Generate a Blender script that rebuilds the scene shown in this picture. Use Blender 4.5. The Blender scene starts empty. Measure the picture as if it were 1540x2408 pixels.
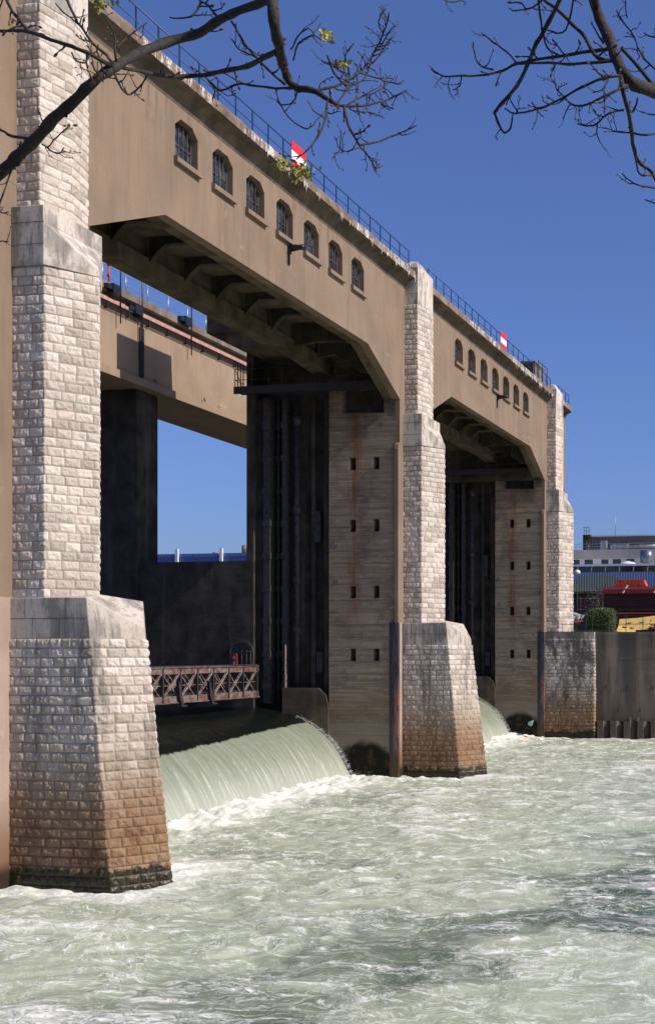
import bpy, math, random
import numpy as np
from mathutils import Vector
from mathutils.geometry import tessellate_polygon
random.seed(4)
SC = bpy.context.scene
COL = SC.collection
R = math.radians

# ------------------------------------------------------------ camera
TH = R(10.35); FPX = 2639.0; PU, PV = 1524.0, 1533.0          # photograph measured on a 1540 px wide copy
CAM = Vector((25.3, 0.0, 7.2))
cd = bpy.data.cameras.new('camera')
cam = bpy.data.objects.new('camera', cd); COL.objects.link(cam)
cam.location = CAM; cam.rotation_euler = (R(90), 0, TH)
cd.sensor_fit = 'HORIZONTAL'; cd.sensor_width = 36.0; cd.lens = 36.0 * FPX / 1540.0
cd.shift_x = (770 - PU) / 1540.0; cd.shift_y = (PV - 1204) / 1540.0
cd.clip_start = 0.1; cd.clip_end = 6000
SC.camera = cam

# ------------------------------------------------------------ light
SUN_EL, SUN_D = R(40), R(3)
to_sun = Vector((math.cos(SUN_D) * math.cos(SUN_EL), -math.sin(SUN_D) * math.cos(SUN_EL), math.sin(SUN_EL)))
w = bpy.data.worlds.new('World'); SC.world = w; w.use_nodes = True
wn = w.node_tree; wn.nodes.clear()
sky = wn.nodes.new('ShaderNodeTexSky'); sky.sky_type = 'NISHITA'; sky.sun_disc = False
sky.sun_elevation = SUN_EL; sky.sun_rotation = R(90) + SUN_D
sky.altitude = 200; sky.air_density = 1.0; sky.dust_density = 2.2; sky.ozone_density = 6.5
bg = wn.nodes.new('ShaderNodeBackground'); bg.inputs['Strength'].default_value = 0.110
wo = wn.nodes.new('ShaderNodeOutputWorld')
tint = wn.nodes.new('ShaderNodeMix'); tint.data_type = 'RGBA'; tint.blend_type = 'MULTIPLY'; tint.inputs[0].default_value = 1.0
tint.inputs[7].default_value = (0.93, 0.95, 1.28, 1)
wn.links.new(sky.outputs[0], tint.inputs[6]); wn.links.new(tint.outputs[2], bg.inputs[0]); wn.links.new(bg.outputs[0], wo.inputs[0])
sl = bpy.data.lights.new('sun', 'SUN'); sl.energy = 4.9; sl.angle = R(0.5); sl.color = (1.0, 0.915, 0.785)
so = bpy.data.objects.new('sun', sl); COL.objects.link(so)
so.rotation_euler = to_sun.to_track_quat('Z', 'Y').to_euler()
SC.view_settings.view_transform = 'Standard'; SC.view_settings.look = 'None'
SC.view_settings.exposure = 0.0; SC.view_settings.gamma = 1.0
SC.cycles.max_bounces = 5

# ------------------------------------------------------------ material helpers
class NT:
    def __init__(s, name):
        s.m = bpy.data.materials.new(name); s.m.use_nodes = True
        s.t = s.m.node_tree; s.t.nodes.clear()
        s.out = s.t.nodes.new('ShaderNodeOutputMaterial')
        s.b = s.t.nodes.new('ShaderNodeBsdfPrincipled')
        s.t.links.new(s.b.outputs[0], s.out.inputs[0])
        s.g = None
    def put(s, sock, v):
        if isinstance(v, bpy.types.NodeSocket): s.t.links.new(v, sock)
        elif isinstance(v, (tuple, list)) and len(v) == 3 and sock.type == 'RGBA': sock.default_value = (*v, 1)
        else: sock.default_value = v
    def P(s, **k):
        for a, v in k.items(): s.put(s.b.inputs[{'col': 'Base Color', 'rough': 'Roughness', 'metal': 'Metallic', 'nrm': 'Normal', 'spec': 'Specular IOR Level', 'coat': 'Coat Weight', 'trans': 'Transmission Weight', 'ior': 'IOR', 'sub': 'Subsurface Weight'}[a]], v)
        return s.m
    def pos(s):
        if not s.g: s.g = s.t.nodes.new('ShaderNodeNewGeometry')
        return s.g.outputs['Position']
    def sep(s, v=None):
        n = s.t.nodes.new('ShaderNodeSeparateXYZ'); s.put(n.inputs[0], v or s.pos()); return n.outputs
    def comb(s, x, y, z):
        n = s.t.nodes.new('ShaderNodeCombineXYZ')
        for i, v in enumerate((x, y, z)): s.put(n.inputs[i], v)
        return n.outputs[0]
    def math(s, op, a, b=0.0, c=0.0, clamp=False):
        n = s.t.nodes.new('ShaderNodeMath'); n.operation = op; n.use_clamp = clamp
        s.put(n.inputs[0], a); s.put(n.inputs[1], b); s.put(n.inputs[2], c); return n.outputs[0]
    def scale(s, sx, sy, sz, v=None):
        n = s.t.nodes.new('ShaderNodeVectorMath'); n.operation = 'MULTIPLY'
        s.put(n.inputs[0], v or s.pos()); n.inputs[1].default_value = (sx, sy, sz); return n.outputs[0]
    def vadd(s, a, b):
        n = s.t.nodes.new('ShaderNodeVectorMath'); n.operation = 'ADD'
        s.put(n.inputs[0], a); s.put(n.inputs[1], b); return n.outputs[0]
    def noise(s, sc=1.0, det=4, rough=0.55, v=None, dist=0.0, color=False):
        n = s.t.nodes.new('ShaderNodeTexNoise')
        s.put(n.inputs['Vector'], v or s.pos()); n.inputs['Scale'].default_value = sc
        n.inputs['Detail'].default_value = det; n.inputs['Roughness'].default_value = rough; n.inputs['Distortion'].default_value = dist
        return n.outputs['Color' if color else 'Fac']
    def vor(s, sc, v=None, feat='F1'):
        n = s.t.nodes.new('ShaderNodeTexVoronoi'); n.feature = feat
        s.put(n.inputs['Vector'], v or s.pos()); n.inputs['Scale'].default_value = sc
        return n.outputs['Distance']
    def ramp(s, f, *st):
        n = s.t.nodes.new('ShaderNodeValToRGB'); s.put(n.inputs[0], f)
        e = n.color_ramp.elements
        while len(e) < len(st): e.new(0.5)
        for i, (p, c) in enumerate(st):
            e[i].position = p; e[i].color = (c, c, c, 1) if isinstance(c, (int, float)) else (*c, 1)
        return n.outputs[0]
    def rng(s, f, a, b, c=0.0, d=1.0, sm=True):
        n = s.t.nodes.new('ShaderNodeMapRange'); n.interpolation_type = 'SMOOTHSTEP' if sm else 'LINEAR'
        s.put(n.inputs[0], f)
        for i, v in enumerate((a, b, c, d)): s.put(n.inputs[i + 1], v)
        return n.outputs[0]
    def mix(s, f, a, b, op='MIX'):
        n = s.t.nodes.new('ShaderNodeMix'); n.data_type = 'RGBA'; n.blend_type = op; n.clamp_factor = True
        s.put(n.inputs[0], f); s.put(n.inputs[6], a); s.put(n.inputs[7], b); return n.outputs[2]
    def bump(s, h, st=0.5, d=0.02, nrm=None):
        n = s.t.nodes.new('ShaderNodeBump'); n.inputs['Strength'].default_value = st; n.inputs['Distance'].default_value = d
        s.put(n.inputs['Height'], h)
        if nrm: s.put(n.inputs['Normal'], nrm)
        return n.outputs[0]
    def attr(s, name):
        n = s.t.nodes.new('ShaderNodeAttribute'); n.attribute_name = name; return n
def plain(name, col, rough=0.6, metal=0.0, var=0.25, sc=3.0, spec=0.5):
    n = NT(name); f = n.noise(sc, 5, 0.6)
    c = n.mix(n.rng(f, 0.3, 0.7), tuple(x * (1 - var) for x in col), tuple(min(1, x * (1 + var)) for x in col))
    return n.P(col=c, rough=rough, metal=metal, spec=spec, nrm=n.bump(f, 0.15, 0.01))

M = {}
# rock faced limestone blocks; attribute blk = (block tone, mortar, relief)
def stone_mat(name, smooth=False):
    n = NT(name); x, y, z = n.sep()
    a = n.attr('blk'); ac = n.t.nodes.new('ShaderNodeSeparateColor'); n.put(ac.inputs[0], a.outputs['Color'])
    tone, mort = ac.outputs[0], ac.outputs[1]
    fine = n.noise(9, 6, 0.65); mid = n.noise(1.1, 4, 0.6); pit = n.vor(22)
    c = n.mix(tone, (0.40, 0.335, 0.265), (0.70, 0.615, 0.525))
    c = n.mix(n.rng(tone, 0.86, 1.0, 0, .5), c, (0.50, 0.36, 0.27))
    c = n.mix(n.rng(fine, 0.58, 0.66, 0, 0.58), c, (0.20, 0.165, 0.14))  # shadows of chipped rock edges painted in as dark speckle
    c = n.mix(n.rng(mid, 0.52, 0.78, 0, 0.45), c, (0.33, 0.30, 0.27))
    vs = n.noise(1.0, 4, 0.6, n.scale(1.6, 1.6, 0.16))
    c = n.mix(n.math('MULTIPLY', n.rng(vs, 0.5, 0.68), n.rng(z, 9.2, 7.0, 0, .75)), c, (0.10, 0.095, 0.08))
    # the sloping caps: weather-blackened in cloudy patches
    if smooth:
        c = n.mix(n.rng(n.noise(0.9, 5, 0.65, n.scale(1, 1, 0.5)), 0.46, 0.60, 0, 0.72), c, (0.17, 0.155, 0.135))
        c = n.mix(n.rng(n.noise(1.0, 5, 0.7, n.scale(5, 5, 0.7)), 0.50, 0.64, 0, 0.55), c, (0.11, 0.10, 0.085))
        c = n.mix(n.rng(n.vor(14), 0.16, 0.08, 0, 0.5), c, (0.12, 0.10, 0.08))
    # damp courses: grey green, then rust brown, then algae by the water
    wn_ = n.noise(0.8, 5, 0.62)
    zz = n.math('ADD', z, n.math('MULTIPLY', n.math('SUBTRACT', wn_, 0.5), 2.4))
    c = n.mix(n.rng(zz, 6.2, 3.2, 0, 0.55), c, (0.32, 0.25, 0.175))
    c = n.mix(n.rng(zz, 4.6, 1.7, 0, 0.84), c, (0.23, 0.122, 0.052))
    c = n.mix(n.math('MULTIPLY', n.rng(wn_, .5, .62), n.rng(z, 3.2, 1.6, 0, .7)), c, (0.13, 0.055, 0.025))
    bw = n.math('MULTIPLY', n.math('MULTIPLY', n.rng(y, 90.2, 90.4), n.rng(z, 8.86, 8.84)), n.rng(n.noise(.8, 5, .6, n.scale(1, 1, .45)), .40, .56))
    c = n.mix(n.math('MULTIPLY', bw, n.rng(z, 2.0, 3.6, 0, .8)), c, (0.07, 0.068, 0.062))
    c = n.mix(n.rng(n.math('ADD', z, n.math('MULTIPLY', n.math('SUBTRACT', n.noise(2.6, 5, .75), 0.5), 1.5)), 0.70, 0.50, 0, 0.97), c, n.mix(n.rng(fine, 0.45, 0.6), (0.012, 0.010, 0.006), (0.035, 0.030, 0.008)))
    c = n.mix(n.math('MULTIPLY', mort, 0.78), c, n.mix(n.rng(z, 4, 1), (0.20, 0.145, 0.11), (0.07, 0.06, 0.04)))
    h = n.math('ADD', n.math('MULTIPLY', fine, 0.8), n.math('MULTIPLY', pit, -0.3))
    return n.P(col=c, rough=n.rng(z, 1.2, 0.2, 0.85, 0.35), nrm=n.bump(h, 0.25 if smooth else 0.55, 0.03), spec=0.3)
M['stone'] = stone_mat('rock_faced_limestone'); M['cap'] = stone_mat('dressed_limestone', True)

def render_mat(name, base, dirt):
    n = NT(name); x, y, z = n.sep()
    f = n.noise(0.35, 5, 0.6); g = n.noise(26, 3, 0.8); v = n.noise(1.0, 6, 0.65, n.scale(1.5, 1.5, 0.14))
    c = n.mix(n.rng(f, 0.35, 0.7), base, tuple(k * 0.80 for k in base))
    c = n.mix(n.rng(v, 0.46, 0.70, 0, 0.55), c, dirt)
    c = n.mix(n.math('MULTIPLY', n.rng(n.noise(1.0, 5, 0.7, n.scale(3.5, 3.5, 0.35)), 0.54, 0.68), n.rng(z, 24, 28.2)), c, dirt)
    c = n.mix(n.math('MULTIPLY', n.rng(n.noise(2.2, 5, 0.7, n.scale(1, 1, .8)), 0.60, 0.68), 0.35), c, tuple(min(1, k * 1.35) for k in base))
    c = n.mix(n.rng(g, 0.50, 0.66, 0, 0.42), c, tuple(k * 0.42 for k in base))
    c = n.mix(n.rng(z, 3.2, 0.6, 0, 0.85), c, (0.16, 0.075, 0.035))
    c = n.mix(n.rng(z, 0.9, 0.4, 0, 0.95), c, (0.02, 0.016, 0.01))
    return n.P(col=c, rough=0.92, nrm=n.bump(g, 0.5, 0.012), spec=0.2)
M['render'] = render_mat('beige_cement_render', (0.262, 0.190, 0.132), (0.160, 0.114, 0.079))
M['render3'] = render_mat('light_beige_bridge_render', (0.36, 0.265, 0.19), (0.27, 0.195, 0.135))
M['render2'] = render_mat('pale_cement_render', (0.40, 0.30, 0.235), (0.30, 0.20, 0.15))

def board_mat():
    n = NT('board_marked_concrete'); x, y, z = n.sep()
    bands = n.noise(1.0, 5, 0.7, n.scale(0.25, 0.25, 5.2))
    cl = n.noise(0.7, 5, 0.6)
    c = n.mix(n.rng(bands, 0.28, 0.75), (0.21, 0.153, 0.098), (0.46, 0.345, 0.230))
    c = n.mix(n.rng(cl, 0.45, 0.68, 0, 0.55), c, (0.125, 0.093, 0.062))
    c = n.mix(n.rng(n.noise(3, 5, .7, n.scale(.5, .5, 3)), .56, .62, 0, .5), c, (.5, .40, .29))
    # rust runs below the lifting gear
    rx = n.math('ABSOLUTE', n.math('ADD', n.math('ADD', x, 2.75), n.math('MULTIPLY', n.math('SUBTRACT', n.noise(0.6, 2), 0.5), 0.8)))
    r = n.math('MULTIPLY', n.rng(rx, 0.55, 0.05), n.rng(n.noise(1, 4, 0.6, n.scale(5, 5, 0.35)), 0.38, 0.6, 0.1, 1))
    r = n.math('MULTIPLY', r, n.rng(z, 4.5, 13))
    c = n.mix(n.math('MULTIPLY', r, 0.9), c, (0.25, 0.10, 0.045))
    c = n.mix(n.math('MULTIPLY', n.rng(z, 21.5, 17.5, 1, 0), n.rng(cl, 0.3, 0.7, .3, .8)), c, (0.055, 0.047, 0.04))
    # foot of the wall: pale scoured patch, rusty line, black algae arch
    zn = n.math('ADD', z, n.math('MULTIPLY', n.math('SUBTRACT', n.noise(2.2, 5, .65), 0.5), 0.5))
    c = n.mix(n.math('MULTIPLY', n.rng(zn, 5.2, 3.4), 0.45), c, (0.13, 0.085, 0.05))
    c = n.mix(n.math('MULTIPLY', n.rng(zn, 3.5, 2.9), 0.5), c, (0.27, 0.23, 0.18))
    ex = n.math('DIVIDE', n.math('ADD', x, 2.1), 2.1); ez = n.math('DIVIDE', n.math('ADD', zn, 0.3), 2.3)
    e = n.math('ADD', n.math('MULTIPLY', ex, ex), n.math('MULTIPLY', ez, ez))
    c = n.mix(n.rng(e, 1.25, 0.85), c, n.mix(n.rng(n.noise(2, 3), 0.5, 0.65), (0.012, 0.010, 0.008), (0.05, 0.03, 0.01)))
    jn = n.math('FRACT', n.math('MULTIPLY', z, 1.43)); jl = n.rng(n.math('ABSOLUTE', n.math('SUBTRACT', jn, 0.5)), 0.0, 0.035)
    c = n.mix(n.math('MULTIPLY', n.math('SUBTRACT', 1.0, jl), 0.45), c, (0.04, 0.032, 0.025))
    return n.P(col=c, rough=0.9, nrm=n.bump(n.math('ADD', bands, jl), 0.5, 0.03), spec=0.25)
M['board'] = board_mat()
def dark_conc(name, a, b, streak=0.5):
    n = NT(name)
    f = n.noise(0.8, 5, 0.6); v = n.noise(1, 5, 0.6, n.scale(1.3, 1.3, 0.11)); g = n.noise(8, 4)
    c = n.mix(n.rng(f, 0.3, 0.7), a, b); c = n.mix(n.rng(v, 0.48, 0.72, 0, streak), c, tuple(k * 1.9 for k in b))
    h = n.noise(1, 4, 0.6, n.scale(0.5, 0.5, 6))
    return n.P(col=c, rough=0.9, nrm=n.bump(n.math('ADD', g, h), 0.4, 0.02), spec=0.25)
M['dark'] = dark_conc('dark_shaded_concrete', (0.030, 0.025, 0.020), (0.080, 0.067, 0.053))  # interior shade put into a low base colour; stone joints use it too
M['soffit'] = dark_conc('sooty_shaded_soffit_concrete', (0.066, 0.050, 0.034), (0.138, 0.106, 0.072), 0.35)  # soot plus the shade under the spans, both in the base colour
M['conc'] = dark_conc('weathered_grey_concrete', (0.13, 0.11, 0.09), (0.23, 0.20, 0.165), 0.3)
def quay_mat():
    n = NT('quay_concrete'); x, y, z = n.sep()
    f = n.noise(0.6, 5); v = n.noise(1, 5, 0.65, n.scale(0.55, 0.55, 0.05)); g = n.noise(7, 4)
    c = n.mix(n.rng(f, 0.3, 0.7), (0.20, 0.155, 0.118), (0.27, 0.212, 0.158))
    c = n.mix(n.rng(v, 0.40, 0.60, 0, 0.85), c, (0.075, 0.066, 0.06))
    c = n.mix(n.rng(z, 4.2, 1.5, 0, 0.6), c, (0.11, 0.085, 0.06))
    c = n.mix(n.rng(z, 0.8, 0.4), c, (0.015, 0.012, 0.01))
    return n.P(col=c, rough=0.9, nrm=n.bump(g, 0.3, 0.02), spec=0.2)
M['quay'] = quay_mat()
def fascia_mat():
    n = NT('lime_streaked_coping'); x, y, z = n.sep()
    f = n.noise(1.3, 5, 0.7); g = n.noise(15, 4, 0.7)
    c = n.mix(n.rng(f, 0.3, 0.7), (0.13, 0.09, 0.065), (0.27, 0.20, 0.15))
    c = n.mix(n.rng(g, 0.5, 0.7, 0, 0.5), c, (0.09, 0.07, 0.055))
    dr = n.noise(1, 4, 0.75, n.scale(6, 6, 0.7)); pt = n.noise(0.23, 2, 0.5)
    c = n.mix(n.math('MULTIPLY', n.rng(dr, 0.50, 0.57), n.math('MULTIPLY', n.rng(pt, 0.46, 0.56), n.rng(n.noise(9, 3, .6), .35, .5))), c, (0.66, 0.62, 0.57))
    return n.P(col=c, rough=0.9, nrm=n.bump(g, 0.5, 0.02), spec=0.2)
M['fascia'] = fascia_mat()
def rusty(name, a, b, t=0.5, metal=0.2):
    n = NT(name); f = n.noise(4, 6, 0.7); g = n.noise(20, 3)
    return n.P(col=n.mix(n.rng(f, t - 0.08, t + 0.08), a, b), rough=n.rng(f, .3, .7, .45, .8), metal=metal, nrm=n.bump(g, 0.3, 0.01))
M['truss'] = rusty('worn_red_oxide_paint', (0.125, 0.048, 0.034), (0.17, 0.14, 0.125), 0.51, 0.0)
M['trusslat'] = rusty('rusty_pink_steel', (0.26, 0.20, 0.175), (0.10, 0.06, 0.045), 0.52, 0.0)
M['steel_dark'] = rusty('dark_painted_steel', (0.035, 0.035, 0.038), (0.075, 0.05, 0.04), 0.58, 0.3)
M['steel_guide'] = rusty('grey_gate_guide_steel', (0.052, 0.050, 0.050), (0.040, 0.028, 0.020), 0.52, 0.1)
def armour_mat():
    n = NT('scraped_corner_armour'); x, y, z = n.sep(); f = n.noise(3, 5, .65, n.scale(2, 2, .4))
    m = n.math('MULTIPLY', n.rng(x, -.34, -.16), n.rng(n.math('ADD', z, n.math('MULTIPLY', f, 3.0)), 7.4, 6.0))
    c = n.mix(n.rng(f, .35, .65), (0.030, 0.030, 0.038), (0.075, 0.07, 0.075))
    c = n.mix(n.math('MULTIPLY', m, n.rng(f, .38, .52)), c, (0.24, 0.10, 0.085))
    c = n.mix(n.rng(z, 2.0, 1.0), c, (0.06, 0.035, 0.02))
    return n.P(col=c, rough=.6, metal=.1)
M['armour'] = armour_mat()
M['rail'] = plain('dark_blue_railing_paint', (0.018, 0.035, 0.11), 0.35)
M['galv'] = plain('galvanised_tube', (0.42, 0.43, 0.45), 0.4, 0.6)
M['black'] = plain('black_enamel', (0.012, 0.012, 0.013), 0.35)
M['red'] = plain('red_sign_face', (0.62, 0.02, 0.025), 0.4, 0, 0.06)
M['white'] = plain('white_sign_face', (0.78, 0.76, 0.73), 0.4, 0, 0.05)
def glass_mat():
    n = NT('dusty_window_glass'); f = n.noise(1.7, 5, .7); g = n.noise(.45, 2)
    c = n.mix(n.rng(f, .4, .66), (0.018, 0.022, 0.030), (0.10, 0.105, 0.11)); c = n.mix(n.rng(g, .45, .6, 0, .6), c, (0.012, 0.012, 0.014))
    return n.P(col=c, rough=n.rng(f, .4, .6, .12, .5), spec=.6)
M['glass'] = glass_mat()
M['bar'] = rusty('window_bar_steel', (0.11, 0.105, 0.10), (0.06, 0.04, 0.03), 0.52, 0.1)
M['orange'] = plain('orange_plastic', (0.58, 0.075, 0.03), 0.6)
M['pinkpipe'] = plain('salmon_pipe_lagging', (0.46, 0.25, 0.21), 0.7)
M['asphalt'] = plain('asphalt', (0.05, 0.05, 0.05), 0.9)
M['soil'] = plain('bank_soil', (0.10, 0.08, 0.05), 0.95)

# ------------------------------------------------------------ object helpers
def tag(o, label=None, cat=None, group=None, kind=None):
    if label: o['label'] = label
    if cat: o['category'] = cat
    if group: o['group'] = group
    if kind: o['kind'] = kind
    return o
def thing(name, label, cat, loc=(0, 0, 0), group=None):
    o = bpy.data.objects.new(name, None); COL.objects.link(o); o.location = loc; o.empty_display_size = 0.3
    return tag(o, label, cat, group)
class MB:
    def __init__(s): s.v = []; s.f = []; s.mi = []; s.cur = 0; s.sm = []; s.smooth = False
    def add(s, vs, fs):
        b = len(s.v); s.v += [tuple(p) for p in vs]
        for f in fs: s.f.append(tuple(b + i for i in f)); s.mi.append(s.cur); s.sm.append(s.smooth)
        return s
    def box(s, x0, x1, y0, y1, z0, z1):
        return s.add([(x0, y0, z0), (x1, y0, z0), (x1, y1, z0), (x0, y1, z0), (x0, y0, z1), (x1, y0, z1), (x1, y1, z1), (x0, y1, z1)],
                     [(3, 2, 1, 0), (4, 5, 6, 7), (0, 1, 5, 4), (1, 2, 6, 5), (2, 3, 7, 6), (3, 0, 4, 7)])
    def bar(s, p, q, a, b=None, up=(0, 0, 1)):
        p, q = Vector(p), Vector(q); d = (q - p).normalized(); b = b or a
        u = Vector(up)
        if abs(d.dot(u)) > 0.95: u = Vector((1, 0, 0))
        s1 = d.cross(u).normalized() * a / 2; s2 = s1.cross(d).normalized() * b / 2
        vs = [c + i * s1 + j * s2 for c in (p, q) for i, j in ((-1, -1), (1, -1), (1, 1), (-1, 1))]
        return s.add(vs, [(3, 2, 1, 0), (4, 5, 6, 7), (0, 1, 5, 4), (1, 2, 6, 5), (2, 3, 7, 6), (3, 0, 4, 7)])
    def tube(s, pts, rad, n=8):
        pts = [Vector(p) for p in pts]
        if not isinstance(rad, (list, tuple)): rad = [rad] * len(pts)
        ol = s.smooth; s.smooth = True; vs = []; prev = None
        for i, p in enumerate(pts):
            d = (pts[min(i + 1, len(pts) - 1)] - pts[max(i - 1, 0)]).normalized()
            if prev is None:
                u = Vector((0, 0, 1)) if abs(d.z) < 0.9 else Vector((1, 0, 0)); a = d.cross(u).normalized()
            else: a = (prev - d * prev.dot(d)).normalized()
            prev = a; b = d.cross(a)
            vs += [p + (a * math.cos(t) + b * math.sin(t)) * rad[i] for t in [2 * math.pi * k / n for k in range(n)]]
        fs = [(i * n + k, i * n + (k + 1) % n, (i + 1) * n + (k + 1) % n, (i + 1) * n + k) for i in range(len(pts) - 1) for k in range(n)]
        fs += [tuple(reversed(range(n))), tuple((len(pts) - 1) * n + k for k in range(n))]
        s.add(vs, fs); s.smooth = ol; return s
    def ext(s, prof, axis, a0, a1):
        """closed profile of 2-D points extruded along an axis; profile plane: 'x'->(y,z) 'y'->(x,z) 'z'->(x,y)"""
        def P(p, a): return {'x': (a, p[0], p[1]), 'y': (p[0], a, p[1]), 'z': (p[0], p[1], a)}[axis]
        n = len(prof); vs = [P(p, a0) for p in prof] + [P(p, a1) for p in prof]
        return s.add(vs, [tuple(range(n)), tuple(reversed(range(n, 2 * n)))] + [(i, i + n, (i + 1) % n + n, (i + 1) % n) for i in range(n)])
    def holed(s, outer, holes, axis, a0, a1):
        loops = [outer] + holes
        def P(p, a): return {'x': (a, p[0], p[1]), 'y': (p[0], a, p[1]), 'z': (p[0], p[1], a)}[axis]
        flat = [p for l in loops for p in l]; n = len(flat)
        tris = tessellate_polygon([[Vector((p[0], p[1], 0)) for p in l] for l in loops])
        fs = [tuple(t) for t in tris] + [tuple(n + i for i in reversed(t)) for t in tris]
        b = 0
        for l in loops:
            m = len(l); fs += [(b + i, b + (i + 1) % m, n + b + (i + 1) % m, n + b + i) for i in range(m)]; b += m
        return s.add([P(p, a0) for p in flat] + [P(p, a1) for p in flat], fs)
def build(name, mb, mats, parent=None, fix=True, **tags):
    me = bpy.data.meshes.new(name)
    off = Vector((0, 0, 0)); q = parent
    while q is not None: off = off + Vector(q.location); q = q.parent
    me.from_pydata([(a - off.x, b - off.y, c - off.z) for a, b, c in mb.v], [], mb.f)
    for m in (mats if isinstance(mats, (list, tuple)) else [mats]): me.materials.append(M[m] if isinstance(m, str) else m)
    me.polygons.foreach_set('material_index', mb.mi); me.polygons.foreach_set('use_smooth', mb.sm)
    if fix and len(mb.f) < 60000:
        import bmesh
        bm = bmesh.new(); bm.from_mesh(me); bmesh.ops.recalc_face_normals(bm, faces=bm.faces); bm.to_mesh(me); bm.free()
    me.update()
    o = bpy.data.objects.new(name, me); COL.objects.link(o)
    if parent is not None: o.parent = parent
    return tag(o, **tags)
def copy_tree(o, parent=None):
    c = o.copy(); COL.objects.link(c); c.parent = parent
    for ch in [k for k in o.children]: copy_tree(ch, c)
    return c
def grid_obj(name, X, Y, Z, mat, parent=None, attrs=None, smooth=True, **tags):
    h, wd = X.shape; off = Vector((0, 0, 0)); q = parent
    while q is not None: off = off + Vector(q.location); q = q.parent
    me = bpy.data.meshes.new(name); co = np.stack([X - off.x, Y - off.y, Z - off.z], -1).reshape(-1, 3).astype(np.float32)
    idx = np.arange(h * wd).reshape(h, wd)
    q4 = np.stack([idx[:-1, :-1], idx[:-1, 1:], idx[1:, 1:], idx[1:, :-1]], -1).reshape(-1, 4)
    me.vertices.add(len(co)); me.vertices.foreach_set('co', co.ravel())
    me.loops.add(q4.size); me.loops.foreach_set('vertex_index', q4.ravel().astype(np.int32))
    me.polygons.add(len(q4)); me.polygons.foreach_set('loop_start', np.arange(0, q4.size, 4, dtype=np.int32))
    me.polygons.foreach_set('loop_total', np.full(len(q4), 4, dtype=np.int32))
    me.polygons.foreach_set('use_smooth', np.full(len(q4), smooth))
    me.update(calc_edges=True); me.validate()
    for an, data in (attrs or {}).items():
        a = me.color_attributes.new(an, 'FLOAT_COLOR', 'POINT'); a.data.foreach_set('color', data.reshape(-1, 4).astype(np.float32).ravel())
    me.materials.append(M[mat] if isinstance(mat, str) else mat)
    o = bpy.data.objects.new(name, me); COL.objects.link(o)
    if parent is not None: o.parent = parent
    return tag(o, **tags)

# ------------------------------------------------------------ numpy noise
def _h(ix, iy, seed):
    n = (ix.astype(np.int64) * 374761393 + iy.astype(np.int64) * 668265263 + seed * 974634777) & 0x7fffffff
    n = ((n ^ (n >> 13)) * 1274126177) & 0x7fffffff
    return ((n ^ (n >> 16)) & 0xffff) / 65535.0
def vn(x, y, seed=0):
    ix, iy = np.floor(x), np.floor(y); fx, fy = x - ix, y - iy
    fx = fx * fx * (3 - 2 * fx); fy = fy * fy * (3 - 2 * fy)
    a, b, c, d = _h(ix, iy, seed), _h(ix + 1, iy, seed), _h(ix, iy + 1, seed), _h(ix + 1, iy + 1, seed)
    return (a * (1 - fx) + b * fx) * (1 - fy) + (c * (1 - fx) + d * fx) * fy
def fbm(x, y, o=4, seed=0, g=0.5):
    r = 0; a = 1; t = 0
    for i in range(o): r = r + a * vn(x, y, seed + i * 17); t += a; a *= g; x = x * 2.03 + 5.1; y = y * 2.03 + 1.7
    return r / t
def sstep(x, a, b):
    t = np.clip((x - a) / (b - a), 0, 1); return t * t * (3 - 2 * t)

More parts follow.
